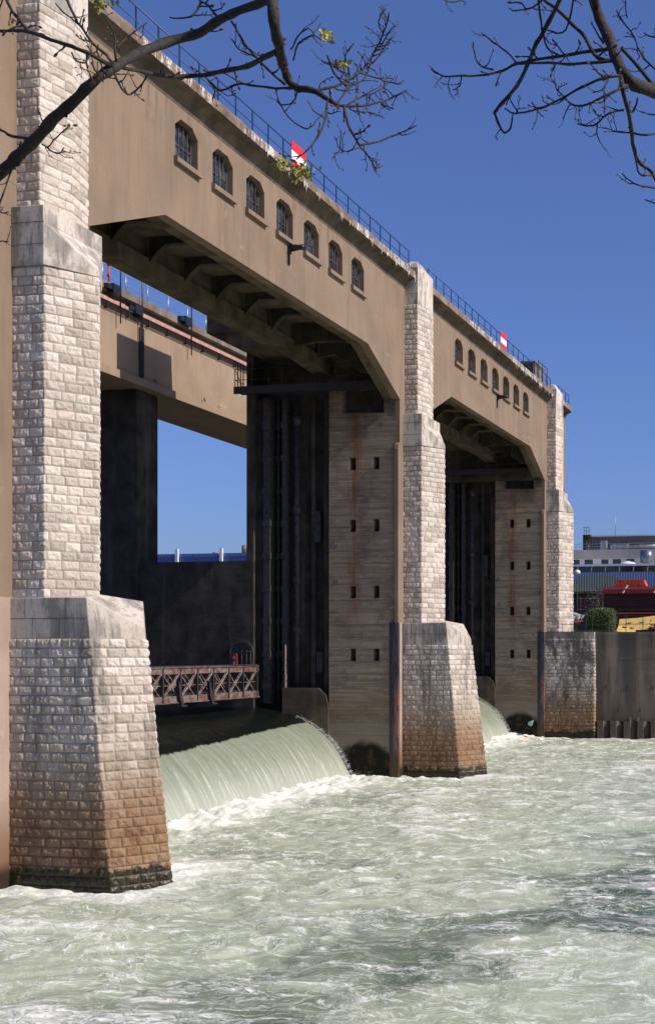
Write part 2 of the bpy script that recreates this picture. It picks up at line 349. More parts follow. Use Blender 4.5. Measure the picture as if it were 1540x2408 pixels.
def masonry(name, outline, z0, z1, parent, res=0.03, ch=0.29, bl=0.47, depth=0.045, seed=0, s_from=0.0, label=None):
    """rock faced ashlar wrapped round a plan outline; outline(z) -> plan points, walked counter clockwise seen from outside"""
    ref = np.array(outline((z0 + z1) / 2)); seg = np.diff(ref, axis=0); L = np.hypot(seg[:, 0], seg[:, 1])
    ts = []; ss = []; acc = 0
    for i, l in enumerate(L):
        n = max(2, int(round(l / res)))
        for k in range(n): ts.append((i, k / n)); ss.append(acc + l * k / n)
        acc += l
    ts.append((len(L) - 1, 1.0)); ss.append(acc)
    ss = np.array(ss); nz = max(2, int((z1 - z0) / res)) + 1
    zs = np.linspace(z0, z1, nz)
    I = np.array([t[0] for t in ts]); T = np.array([t[1] for t in ts])
    sg = seg / L[:, None]; nr = np.stack([sg[:, 1], -sg[:, 0]], 1); N = nr[I].copy()
    for j, (i, t) in enumerate(ts):
        if t == 0 and i > 0:
            m = nr[i] + nr[i - 1]; m /= np.linalg.norm(m); N[j] = m / max(0.5, m.dot(nr[i]))
    nrow = max(1, int(round((z1 - z0) / ch))); chh = (z1 - z0) / nrow
    rs = np.random.RandomState(seed)
    X = np.zeros((nz, len(ss))); Y = X.copy(); Z = X.copy(); A = np.zeros((nz, len(ss), 4)); A[..., 3] = 1
    rows = []
    for r_ in range(nrow + 1):
        e = [-bl * (0.5 if r_ % 2 else 1.0) - rs.rand() * 0.12]
        while e[-1] < acc + 1: e.append(e[-1] + bl * (0.78 + 0.45 * rs.rand()))
        e = np.array(e); rows.append((e, rs.rand(len(e)), rs.rand(len(e)) - .5, rs.rand(len(e)) - .5, rs.rand(len(e))))
    for j, z in enumerate(zs):
        O = np.array(outline(z)); P = O[I] + (O[I + 1] - O[I]) * T[:, None]
        rr = min(nrow - 1, int((z - z0) / chh)); fz = (z - z0) - rr * chh; fz = min(fz, chh - fz)
        if j == nz - 1: fz = 0
        e, tone, ax, az, hh = rows[rr]
        k = np.clip(np.searchsorted(e, ss) - 1, 0, len(e) - 2)
        dl, dr = ss - e[k], e[k + 1] - ss; fs = np.minimum(dl, dr); ed = np.minimum(fs, fz)
        u = ss * 1.0 + 40 * seed; v_ = np.full_like(ss, z)
        pil = sstep(ed, 0.005, 0.032)
        rk = fbm(u * 8.5, v_ * 8.5, 4, seed, 0.65); rk2 = np.abs(fbm(u * 3.2 + k * 3.3, v_ * 3.2, 3, seed + 9) - 0.5) * 2
        rk3 = np.abs(fbm(u * 13 + k * 1.7, v_ * 13, 3, seed + 31, .7) - .5) * 2
        edge_in = sstep(ed, 0.0, 0.11)
        h = pil * (0.42 + 0.3 * hh[k] + 0.5 * ax[k] * (ss - (e[k] + e[k + 1]) / 2) / bl * 1.6 + 0.6 * az[k] * (fz / chh) + edge_in * (1.7 * (rk - 0.40) + 1.3 * (0.40 - rk2)) + 0.8 * (.4 - rk3))
        h = np.maximum(h, 0.05 * pil)
        D = depth * h
        X[j] = P[:, 0] + N[:, 0] * D; Y[j] = P[:, 1] + N[:, 1] * D; Z[j] = z
        mort = 1 - sstep(ed, 0.004, 0.016)
        A[j, :, 0] = tone[k]; A[j, :, 1] = mort; A[j, :, 2] = np.clip(h, 0, 1)
    o = grid_obj(name, X, Y, Z, 'stone', parent, {'blk': A}, smooth=True)
    if label: o['label'] = label
    return o
def add_blk(o, tone=0.5):
    me = o.data; a = me.color_attributes.new('blk', 'FLOAT_COLOR', 'POINT')
    a.data.foreach_set('color', np.tile([tone, 0, 0.5, 1], len(me.vertices)).astype(np.float32))

# ------------------------------------------------------------ ground and water
def sheet(name, x0, x1, y0, y1, z, mat, **t):
    mb = MB(); mb.add([(x0, y0, z), (x1, y0, z), (x1, y1, z), (x0, y1, z)], [(0, 1, 2, 3)])
    return build(name, mb, mat, fix=False, **t)
S = 30.4                                            # bay spacing
NAP = [(-60, 4.10), (-30, 4.10), (-14, 4.08), (-11, 4.05), (-9.5, 4.00), (-8.3, 3.90), (-7.0, 3.68), (-6.0, 3.36), (-5.2, 2.97), (-4.6, 2.55), (-4.1, 2.08), (-3.6, 1.42), (-3.2, 0.75), (-2.9, 0.1), (-2.6, -0.5)]
def water_mat():
    n = NT('turbulent_river_water'); x, y, z = n.sep()
    warp = n.noise(0.30, 4, 0.55, color=True)
    wv = n.vadd(n.pos(), n.scale(4.2, 2.6, 0.0, warp))
    def ridge(sc, det, v, wd):
        f = n.noise(sc, det, 0.58, v); return n.rng(n.math('ABSOLUTE', n.math('SUBTRACT', f, 0.5)), wd, 0.0)
    r1 = ridge(0.95, 5, n.scale(0.62, 1, 1, wv), 0.035); r2 = ridge(3.0, 5, n.scale(0.55, 1, 1, wv), 0.032); r3 = ridge(8.5, 4, n.scale(0.5, 1, 1, wv), 0.03)
    big = n.noise(0.15, 4, 0.55, n.scale(0.7, 1, 1, wv)); fine = n.noise(15, 4, 0.75, n.scale(.6, 1, 1, wv)); med = n.noise(1.7, 6, 0.68, n.scale(.5, 1, 1, wv)); pat = n.noise(0.62, 5, .65, n.scale(.6, 1, 1, wv))
    a = n.attr('wv').outputs['Color']; h = n.sep(a)[0]; sp = n.sep(a)[1]
    foam = n.math('ADD', n.math('MULTIPLY', r1, 0.40), n.math('MULTIPLY', r2, 0.34))
    foam = n.math('ADD', foam, n.math('MULTIPLY', r3, 0.22))
    foam = n.math('MULTIPLY', foam, n.rng(pat, 0.36, 0.6, 0.35, 1.15))
    foam = n.math('ADD', foam, n.rng(med, 0.53, 0.66, 0, 0.55))
    foam = n.math('ADD', foam, n.rng(h, 0.60, 0.95, 0, 0.6))
    foam = n.math('MULTIPLY', foam, n.rng(fine, 0.38, 0.58, 0.35, 1.25))
    foam = n.math('ADD', foam, n.math('MULTIPLY', sp, 1.0))
    away = n.rng(n.math('ADD', x, n.math('MULTIPLY', y, -0.20)), 2.5, 13)
    clear = n.math('MULTIPLY', n.rng(big, 0.46, 0.56), away)
    clear = n.math('MULTIPLY', clear, n.rng(sp, 0.4, 0.0))
    c = n.mix(n.rng(pat, 0.35, 0.62), (0.445, 0.478, 0.345), (0.325, 0.365, 0.245))
    c = n.mix(n.rng(big, 0.52, 0.66, 0, 0.55), c, (0.155, 0.190, 0.125))
    c = n.mix(n.math('MULTIPLY', clear, 0.90), c, (0.036, 0.070, 0.040))
    c = n.mix(n.math('MULTIPLY', foam, 0.92, clamp=True), c, (0.88, 0.86, 0.80))
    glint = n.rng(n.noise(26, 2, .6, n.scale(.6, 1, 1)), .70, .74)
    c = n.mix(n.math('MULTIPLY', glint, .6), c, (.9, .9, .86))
    hh = n.math('ADD', n.math('MULTIPLY', med, 0.8), n.math('ADD', n.math('MULTIPLY', n.noise(4.5, 5, 0.7, n.scale(.6, 1, 1, wv)), 0.35), n.math('MULTIPLY', fine, 0.10)))
    return n.P(col=c, rough=n.rng(foam, 0.1, 0.7, 0.2, 0.75), nrm=n.bump(hh, 0.6, 0.18), spec=0.3, ior=1.33)
M['water'] = water_mat()
def ax(a, b, r0): return np.arange(a, b, r0)
gx = np.concatenate([ax(-4.2, 14, 0.10), ax(14, 30, 0.16)]); gy = np.concatenate([ax(8, 18, 0.3), ax(18, 46, 0.12), ax(46, 92.0, 0.20)])
GX, GY = np.meshgrid(gx, gy)
wx = GX + 2.2 * (fbm(GX * .3, GY * .3, 3, 5) - .5); wy = GY + 2.2 * (fbm(GX * .3, GY * .3, 3, 8) - .5)
h1 = fbm(wx * .25, wy * .36, 3, 1); h2 = 1 - np.abs(fbm(wx * .6, wy * .95, 4, 2) - .5) * 2; h3 = fbm(wx * 1.9, wy * 2.8, 3, 3)
hraw = 0.45 * h1 + 0.30 * h2 + 0.25 * h3
near = np.exp(-np.clip(GX + 3.0, 0, 50) / 5.0)
H = (h1 - .5) * 0.60 + (h2 - .8) * 0.30 + (h3 - .5) * (0.08 + 0.25 * near)
inbay = np.maximum(sstep(GY, 33.5, 34.4) * (1 - sstep(GY, 59.6, 60.5)), sstep(GY, 63.9, 64.8) * (1 - sstep(GY, 90.0, 90.9)))
splash = inbay * np.exp(-((GX + 2.4) / 2.1) ** 2)
H += splash * (0.12 + 0.6 * (fbm(GX * 2, GY * 2, 4, 12) - .35))
# foam collars round the masonry feet
col_ = np.zeros_like(GX)
for yc in (31.7, 62.0):
    d = np.hypot(np.clip(np.abs(GX - 1.7) - 2.7, 0, 9), np.clip(np.abs(GY - yc) - 1.7, 0, 9)); col_ = np.maximum(col_, np.exp(-(d / 0.75) ** 2))
col_ = np.maximum(col_, np.exp(-((91 - GY) / 0.8) ** 2))
H += col_ * 0.25 * (fbm(GX * 1.7, GY * 1.7, 3, 21) - .3)
hn = (hraw - hraw.min()) / (hraw.max() - hraw.min())
WA = np.stack([hn, np.clip(splash * (0.05 + 1.0 * fbm(GX * 1.2, GY * 1.2, 4, 4)) + 0.5 * col_ * (.4 + fbm(GX * 2.5, GY * 2.5, 3, 9)), 0, 1), near, np.ones_like(hn)], -1)
fadeH = np.clip((30 - GX) / 3, 0, 1) * np.clip((GY - 8) / 3, 0, 1)
grid_obj('river_water', GX, GY, H * fadeH * (.62 + .38 * near) - 0.02, 'water', None, {'wv': WA}, kind='structure')
sheet('river_water', -30, 700, -300, 91.3, -0.55, 'water', kind='structure')
sheet('headwater', -400, -14.2, -300, 89.9, 4.09, 'black', kind='structure').data.materials[0] = NT('dark_headwater').P(col=(0.02, 0.028, 0.022), rough=0.08, ior=1.33, nrm=None or 0.0) if False else NT('dark_headwater').P(col=(0.02, 0.028, 0.022), rough=0.08, ior=1.33)
for nm, a in (('far_bank_ground', (-700, 2500, 91.4, 3500, 8.70)), ('near_bank_ground', (-3, 300, -300, 4.4, 5.6)))[:1]:
    n = NT(nm + '_material'); f = n.noise(0.4, 6, 0.6)
    m = n.P(col=n.mix(n.rng(f, 0.42, 0.58), (0.07, 0.09, 0.03), (0.15, 0.12, 0.08)), rough=0.95)
    sheet(nm, *a, m, kind='structure')
# the bank under the camera: its edge runs square to the line of sight
def bk(r, d): return (CAM.x + r * math.cos(TH) - d * math.sin(TH), r * math.sin(TH) + d * math.cos(TH))
mb = MB(); P4 = [bk(-40, -60), bk(200, -60), bk(200, 4.3), bk(-40, 4.3)]; mb.add([(*p, 5.6) for p in P4], [(0, 1, 2, 3)]); build('near_bank_ground', mb, m, fix=False, kind='structure')
a_, b_, c_, d_ = bk(-40, 4.31), bk(200, 4.31), bk(200, 4.7), bk(-40, 4.7)
mb = MB().ext([a_, b_, c_, d_], 'z', -2, 5.59)
build('near_quay_wall', mb, 'quay', label='concrete quay wall under the near bank, below the camera', cat='wall')

def weir_mat():
    n = NT('falling_weir_water'); x, y, z = n.sep()
    st = n.noise(1.0, 5, 0.72, n.scale(0.22, 4.2, 0.22)); st2 = n.noise(1.0, 4, 0.7, n.scale(0.7, 17, 0.7)); cl = n.noise(0.5, 3)
    sp = n.noise(1.0, 3, 0.75, n.scale(3.0, 19, 3.0))
    # dark reflection painted on the smooth sheet above the break, pale green sheet below
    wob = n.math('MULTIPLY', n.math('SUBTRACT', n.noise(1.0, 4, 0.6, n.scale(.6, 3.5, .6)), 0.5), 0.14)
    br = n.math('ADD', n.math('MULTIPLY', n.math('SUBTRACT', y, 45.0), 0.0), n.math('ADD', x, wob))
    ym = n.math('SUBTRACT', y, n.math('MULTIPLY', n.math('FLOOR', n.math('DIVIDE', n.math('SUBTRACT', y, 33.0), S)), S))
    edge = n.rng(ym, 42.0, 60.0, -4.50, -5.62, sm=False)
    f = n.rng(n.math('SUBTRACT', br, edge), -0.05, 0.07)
    c = n.mix(n.rng(st, 0.3, 0.7), (0.165, 0.185, 0.125), (0.245, 0.265, 0.195))
    c = n.mix(n.rng(n.noise(1.0, 5, 0.75, n.scale(0.9, 24, 0.9)), .52, .66, 0, .45), c, (.10, .115, .075))
    c = n.mix(n.rng(n.noise(1.0, 3, 0.75, n.scale(6, 30, 6)), .55, .68, 0, .35), c, (.44, .46, .38))
    c = n.mix(n.rng(st2, 0.50, 0.68, 0, 0.3), c, (0.36, 0.38, 0.30))
    c = n.mix(n.rng(z, 2.2, -0.1, 0, 0.62), c, (0.47, 0.49, 0.41))
    c = n.mix(n.rng(sp, 0.665, 0.71, 0, 0.9), c, (0.85, 0.86, 0.80))  # sun sparkles painted into the colour as pale flecks
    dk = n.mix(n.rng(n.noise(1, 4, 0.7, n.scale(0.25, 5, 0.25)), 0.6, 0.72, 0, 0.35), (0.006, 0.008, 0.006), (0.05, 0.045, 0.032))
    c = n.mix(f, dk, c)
    hb = n.math('ADD', n.math('MULTIPLY', st, 1.0), n.math('MULTIPLY', st2, 0.25))
    nb = n.bump(hb, 0.45, 0.12)
    return n.P(col=c, rough=n.rng(f, 0, 1, 0.07, 0.35), nrm=nb, ior=1.33)
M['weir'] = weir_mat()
for k in range(2):
    y0, y1 = 33.8 + S * k, 60.1 + S * k
    px = np.array([p[0] for p in NAP]); pz = np.array([p[1] for p in NAP])
    t = np.concatenate([np.linspace(-60, -14, 6), np.arange(-13.8, -2.6, 0.09)]); zz = np.interp(t, px, pz)
    for _ in range(3): zz[1:-1] = (zz[:-2] + 2 * zz[1:-1] + zz[2:]) / 4
    yy = np.arange(y0, y1 + .01, 0.06); TX, TY = np.meshgrid(t, yy); TZ = np.tile(zz, (len(yy), 1))
    slope = sstep(TX, -8.0, -4.0)
    rib = (fbm(TX * 0.35, TY * 1.6, 3, 31 + k, .55) - .5) * .6 + (fbm(TX * 1.2, TY * 7, 3, 37, .6) - .5) * .35
    TZ = TZ + rib * 0.16 * slope + (fbm(TX * .6, TY * 1.5, 3, 44) - .5) * 0.05 * (1 - slope)
    TX2 = TX + rib * 0.28 * slope
    # the sheet thins where it meets the pier and sprays
    e = np.exp(-np.abs(TY - y1) / 0.35) * slope
    TZ -= 0.12 * e
    # thrust round the far abutment lip
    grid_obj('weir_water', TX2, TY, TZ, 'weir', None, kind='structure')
# spray
def spray(name, pts, label):
    mb = MB(); rs = random.Random(7)
    for (x, y, z, n, sx, sy, sz, r) in pts:
        for _ in range(n):
            c = Vector((rs.gauss(x, sx), rs.gauss(y, sy), max(0.0, rs.gauss(z, sz)))); q = r * rs.uniform(.4, 1.3)
            mb.add([c + Vector(d) * q for d in ((1, 0, 0), (-1, 0, 0), (0, 1, 0), (0, -1, 0), (0, 0, 1), (0, 0, -1))],
                   [(0, 2, 4), (2, 1, 4), (1, 3, 4), (3, 0, 4), (2, 0, 5), (1, 2, 5), (3, 1, 5), (0, 3, 5)])
    n_ = NT('white_spray'); build(name, mb, n_.P(col=(0.80, 0.81, 0.78), rough=0.4), label=label, cat='spray', kind='stuff')
L = []
for k in range(2):
    for i in range(24):
        f = i / 23; x = -6.2 + 3.7 * f; z = np.interp(x, [p[0] for p in NAP], [p[1] for p in NAP])
        L.append((x + .05, 60.0 + S * k, z + 0.03, 30 + int(130 * f), .05 + .04 * f, .07, .04 + .06 * f, 0.013))
    for i in range(60):
        L.append((-2.3 + random.uniform(-.3, .6), 34.3 + S * k + 25.6 * i / 59, 0.12, 60, .3, .25, .16, 0.012))
spray('weir_spray', L, 'white spray thrown up along the foot and far edge of the weir')

# ------------------------------------------------------------ piers
def nose(ya, x0, tip, w=2.75, x_in=-0.05):
    """plan outline of a buttress: near side, corner, nose tip, far corner, far side"""
    return [(x_in, ya), (x0, ya), (tip, ya + w / 2), (x0, ya + w), (x_in, ya + w)]
def pier(k, label, res):
    ya, yb = 29.7 + S * (k - 1), 33.8 + S * (k - 1); yn = ya + 0.45 if k < 3 else ya + .45
    T = thing('dam_pier', label, 'dam pier', (0, ya + 2, 0), 'piers of the dam')
    if k == 1: yn = 30.2
    # concrete body with the small openings in its near face
    holes = []
    if k > 1:
        for zc in (17.95, 14.4 + .0, 10.6, 7.0):
            for xc in (-2.86, -1.43): holes.append([(xc - .21, zc - .37), (xc + .20, zc - .37), (xc + .20, zc + .37), (xc - .21, zc + .37)])
        holes.append([(-3.55, 20.88), (-0.95, 20.82), (-0.95, 21.5), (-0.95, 22.3), (-3.55, 22.3)])
    mb = MB(); mb.holed([(-4.3, -2), (-.25, -2), (-.25, 21.55), (-.9, 21.55), (-.9, 24.8), (-4.3, 24.8)], holes, 'y', ya, ya + .7)
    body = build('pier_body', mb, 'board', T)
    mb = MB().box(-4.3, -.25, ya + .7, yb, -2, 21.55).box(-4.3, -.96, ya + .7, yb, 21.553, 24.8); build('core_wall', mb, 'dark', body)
    if k > 1:
        mb = MB(); random.seed(k)
        for (cx, cz, r) in ((-4.05, 13.3, .22), (-3.95, 11.2, .20), (-2.3, 8.2, .12), (-2.7, 5.6, .16), (-1.0, 8.6, .1)):
            pts = [(cx + r * random.uniform(.5, 1.3) * math.cos(t), cz + r * random.uniform(.6, 1.4) * math.sin(t)) for t in [j * math.pi / 4 for j in range(8)]]
            mb = MB(); mb.add([(p[0], ya - .004, p[1]) for p in pts] + [(cx, ya - .02, cz)], [(j, (j + 1) % 8, 8) for j in range(8)])
            build('spalled_patch', mb, 'conc', T)
        mb = MB()
        for zc in (17.95, 14.4, 10.6, 7.0):
            for xc in (-2.86, -1.43):
                mb = MB(); mb.box(xc - .21, xc - .18, ya + .02, ya + .2, zc - .37, zc + .37).box(xc - .18, xc + .20, ya + .02, ya + .2, zc - .37, zc - .34)
                build('lit_reveal_strip', mb, 'render2', T)  # pale strips stand in for sunlight on the left and bottom reveals
    # rendered front strip, and its lower, scraped part
    build('front_facing', MB().box(-.25, 0, ya, yb, 8.86, 21.55), 'render', T)
    build('front_facing_foot', MB().box(-.25, 0, ya, yb, -2, 8.86), 'render2', T)
    if k > 1:
        build('front_pilaster', MB().ext([(ya - .22, 8.86), (ya, 8.86), (ya, 19.1), (ya - .16, 18.95), (ya - .22, 18.7)], 'x', -.22, -.004), 'render', T)
        mb = MB(); pr = [(-.004, ya - .22), (-.004, ya)] + [(-.62, ya)] + [(-.62 + .4 * (j / 6), ya - .03 - .19 * math.sin(j / 6 * math.pi / 2)) for j in range(7)] + [(-.12, ya - .22)]
        mb.ext(pr, 'z', -2, 8.86); build('corner_armour', mb, 'armour', T)
        build('joint_shadow_gap', MB().box(0.0, .03, yn - .10, yn - .02, 0, 8.8).box(0, .03, yn + .1, yn + .17, 8.9, 20.8), 'dark', T)
    # gate slot
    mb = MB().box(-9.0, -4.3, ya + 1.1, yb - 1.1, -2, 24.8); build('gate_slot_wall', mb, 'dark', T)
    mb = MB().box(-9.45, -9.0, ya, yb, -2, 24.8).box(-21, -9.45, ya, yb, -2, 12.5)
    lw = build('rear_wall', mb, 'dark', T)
    mb = MB().box(-18.9, -16.45, ya - .12, ya + 1.9, -2, 22.75).box(-18.6, -16.75, ya - .06, ya + 1.7, 22.75, 23.0)
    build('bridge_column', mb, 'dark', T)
    if k > 1:
        for x0, x1, y_, mt, nm in ((-8.95, -8.6, ya + .35, 'dark', 'slot_rib'), (-8.45, -8.05, ya + .1, 'steel_guide', 'gate_guide'), (-7.85, -7.72, ya + .6, 'steel_guide', 'gate_guide'),
                               (-7.35, -7.08, ya + .25, 'steel_guide', 'gate_guide'), (-5.75, -5.5, ya + .7, 'dark', 'slot_rib'), (-4.85, -4.4, ya + .5, 'dark', 'slot_rib')):
            mb = MB().box(x0, x1, y_, ya + 1.1, 4.2, 22.0)
            if nm == 'gate_guide':
                for z in np.arange(5, 22, 1.9): mb.box(x0 - .05, x1 + .05, y_ - .04, y_ + .2, z, z + .35)
            build(nm, mb, mt, T)
        mb = MB().tube([(-6.5, ya + .45, 4.8), (-6.5, ya + .45, 21.6)], .15, 12)
        for z in (20.4, 15.2, 11.1, 8.2): mb.tube([(-6.5, ya + .45, z), (-6.5, ya + .45, z + .5)], .24, 12)
        build('hoist_pipe', mb, 'steel_guide', T)
        mb = MB()
        for (xx, zz, hh) in ((-5.35, 13.6, 1.8), (-5.2, 6.0, 1.2)): build('switch_box', MB().box(xx - .2, xx + .2, ya + .62, ya + .9, zz, zz + hh).box(xx - .1, xx + .1, ya + .6, ya + .62, zz + hh * .6, zz + hh * .8), 'steel_guide', T)
        # steel roller chain strip catching the sun
        mb = MB().box(-7.07, -7.03, ya + .02, ya + .2, 5.1, 7.6).box(-7.09, -7.0, ya, ya + .2, 5.1, 5.9); build('seal_strip', mb, 'trusslat', T)
        # side shield beside the crest
        mb = MB().ext([(-7.15, 3.2), (-7.15, 5.12), (-4.9, 5.12), (-4.45, 4.7), (-4.3, 4.0), (-4.3, 1.8), (-5.6, 2.6)], 'y', ya - .10, ya - .02)
        build('side_shield', mb, 'soffit', T)
        # service walkway across the slot
        W = MB().box(-9.65, -1.1, ya - 1.0, ya - .05, 22.15, 22.30); W.box(-9.65, -1.1, ya - 1.06, ya - .98, 22.0, 22.42)
        wk = build('service_walkway', W, 'steel_dark', T)
        mb = MB()
        for x in list(np.arange(-9.6, -1.0, 1.05)): mb.tube([(x, ya - 1.0, 22.3), (x, ya - 1.0, 23.45)], .022, 6)
        for z in (22.8, 23.42): mb.tube([(-9.6, ya - 1.0, z), (-1.1, ya - 1.0, z)], .02, 6)
        for y in (ya - .7, ya - .4, ya - .1): mb.tube([(-9.6, y, 22.3), (-9.6, y, 23.9)], .03, 6)
        mb.tube([(-9.6, ya - 1, 22.8), (-9.6, ya, 22.8)], .02, 6).tube([(-9.6, ya - 1, 23.42), (-9.6, ya, 22.4)], .02, 6)
        build('walkway_railing', mb, 'steel_dark', wk)
        # hoist room behind the gallery
        yh0, yh1 = ya - 2.9, ya + 2.3
        mb = MB().box(-10.2, -5.2, yh0, yh1, 25.0, 30.3); mb.ext([(-10.2, 25.0), (-5.2, 25.0), (-5.2, 24.1), (-8.2, 24.1), (-9.2, 24.55)], 'y', yh0 + .2, yh1)
        build('hoist_room', mb, 'soffit', T)
        build('hoist_ceiling', MB().box(-9.2, -4.9, ya - .2, yb, 24.8, 24.99), 'dark', T)
    # ---- masonry buttress
    b = T; w = 2.75 if k == 1 else 2.9
    def ob(z): return nose(yn, 3.42 - 0.094 * z, 4.52 - 0.122 * z, w)
    if k < 3:
        bb = masonry('buttress_base', ob, -.45, 7.6, b, res, .29, .47, .040, 3 + k)
        o76 = ob(7.6); o88 = ob(8.84); xi, (xt, yt) = o88[1][0], o88[2]
        xt = o76[2][0]
        V = [(-.05, yn, 7.6), (o76[1][0], yn, 7.6), (o76[2][0], yt, 7.6), (o76[3][0], yn + w, 7.6), (-.05, yn + w, 7.6),
             (-.05, yn, 8.84), (xi, yn, 8.84), (xt - .03, yt, 7.95), (xi, yn + w, 8.84), (-.05, yn + w, 8.84), (xi - .55, yt, 9.0), (-.05, yt, 9.0)]
        F = [(0, 1, 6, 5), (1, 2, 7, 6), (2, 3, 8, 7), (3, 4, 9, 8), (6, 7, 10), (7, 8, 10), (5, 6, 10, 11), (10, 8, 9, 11)]
        def capobj(name, V, F, tone, seams):
            # dressed stone with fine joints: thin dark grooves as separate slim boxes
            mb = MB().add(V, F); o = build(name, mb, 'cap', b); add_blk(o, tone); o.modifiers.new('bevel', 'BEVEL').width = .012
            for s_ in seams: build('stone_joint', MB().box(*s_), 'dark', o)
            return o
        capobj('base_cap', V, F, .45, [(-.04, xi + .01, yn - .003, yn + .02, 8.21, 8.225), (.5, .512, yn - .003, yn + .02, 8.23, 8.84), (1.9, 1.912, yn - .003, yn + .02, 8.23, 8.84),
                                   (.75, .762, yn - .003, yn + .02, 7.6, 8.21), (1.68, 1.692, yn - .003, yn + .02, 7.6, 8.21), (-.04, xi, yn - .004, yn + .03, 7.585, 7.605)])
    ys = yn + .12; ws = w - .24
    def osf(z): return nose(ys, 1.07, 1.97 if k == 1 else 1.95, ws)
    zb = 8.86 if k == 3 else 8.84
    masonry('buttress_shaft', osf, zb, 18.98, b, res, .29, .45, .033, 13 + k)
    yc_ = yn + .02; wc = w - .04; xc = 1.12
    V = [(-.05, yc_, 18.98), (xc, yc_, 18.98), (2.0, yc_ + wc / 2, 18.98), (xc, yc_ + wc, 18.98), (-.05, yc_ + wc, 18.98),
         (-.05, yc_, 20.8), (xc, yc_, 20.8), (xc, yc_ + wc, 20.8), (-.05, yc_ + wc, 20.8), (xc, yc_, 20.28), (xc, yc_ + wc, 20.28), (1.98, yc_ + wc / 2, 19.2)]
    F = [(0, 1, 9, 6, 5), (1, 2, 11, 9), (2, 3, 10, 11), (9, 11, 10), (9, 10, 7, 6), (5, 6, 7, 8), (4, 8, 7, 10, 3), (0, 4, 3, 2, 1)]
    mb = MB().add(V, F); o = build('shaft_cap', mb, 'cap', b); add_blk(o, .62); o.modifiers.new('bevel', 'BEVEL').width = .012
    for bx in ((-.04, xc + .003, yc_ - .003, yc_ + .02, 20.29, 20.305), (-.04, xc + .003, yc_ - .003, yc_ + .02, 19.62, 19.635), (xc - .02, xc + .003, yc_ + .001, yc_ + wc, 20.28, 20.292), (xc - .02, xc + .003, yc_ + wc * .6, yc_ + wc * .6 + .012, 20.3, 20.8)): build('stone_joint', MB().box(*bx), 'dark', o)
    yu = yn + .30; wu = w - .55
    def ou(z): return nose(yu, .76, 1.02, wu)
    masonry('buttress_upper_shaft', ou, 20.8, 27.15, b, res, .29, .5, .031, 23 + k)
    V = []
    x0 = .78; t = 1.04; zt = 29.28
    V = [(-.05, yu, 27.15), (x0, yu, 27.15), (t, yu + wu / 2, 27.15), (x0, yu + wu, 27.15), (-.05, yu + wu, 27.15),
         (-.05, yu, zt), (x0, yu, zt), (t, yu + wu / 2, 28.9), (x0, yu + wu, zt - .0), (-.05, yu + wu, zt), (.42, yu + wu * .3, 29.85), (.42, yu + wu * .7, 29.85), (-.05, yu + wu * .3, 29.85), (-.05, yu + wu * .7, 29.85)]
    F = [(0, 1, 6, 5), (1, 2, 7, 6), (2, 3, 8, 7), (3, 4, 9, 8), (6, 7, 10), (7, 11, 10), (7, 8, 11), (5, 6, 10, 12), (10, 11, 13, 12), (11, 8, 9, 13)]
    mb = MB().add(V, F); o = build('buttress_top', mb, 'cap', b); add_blk(o, .75); o.modifiers.new('bevel', 'BEVEL').width = .015
    for zj in (27.14, 27.75, 28.32): build('stone_joint', MB().box(0, x0 + .002, yu - .003, yu + .01, zj, zj + .015), 'dark', o)
    return T
P1 = pier(1, 'nearest stone-faced dam pier at the left edge, its wide foot in the water', 0.024)
P2 = pier(2, 'middle dam pier between the two gate openings, stone foot standing in the foam', 0.036)
P3 = pier(3, 'farthest dam pier, its pale stone buttress rising from the top of the bank wall', 0.055)
# upper wall running off past the nearest pier
build('gallery_stub', MB().box(-.45, 0, 14, 31.75, 21.56, 28.05).box(-.9, -.5, 29.7, 31.0, 21.7, 22.0), 'render', P1)

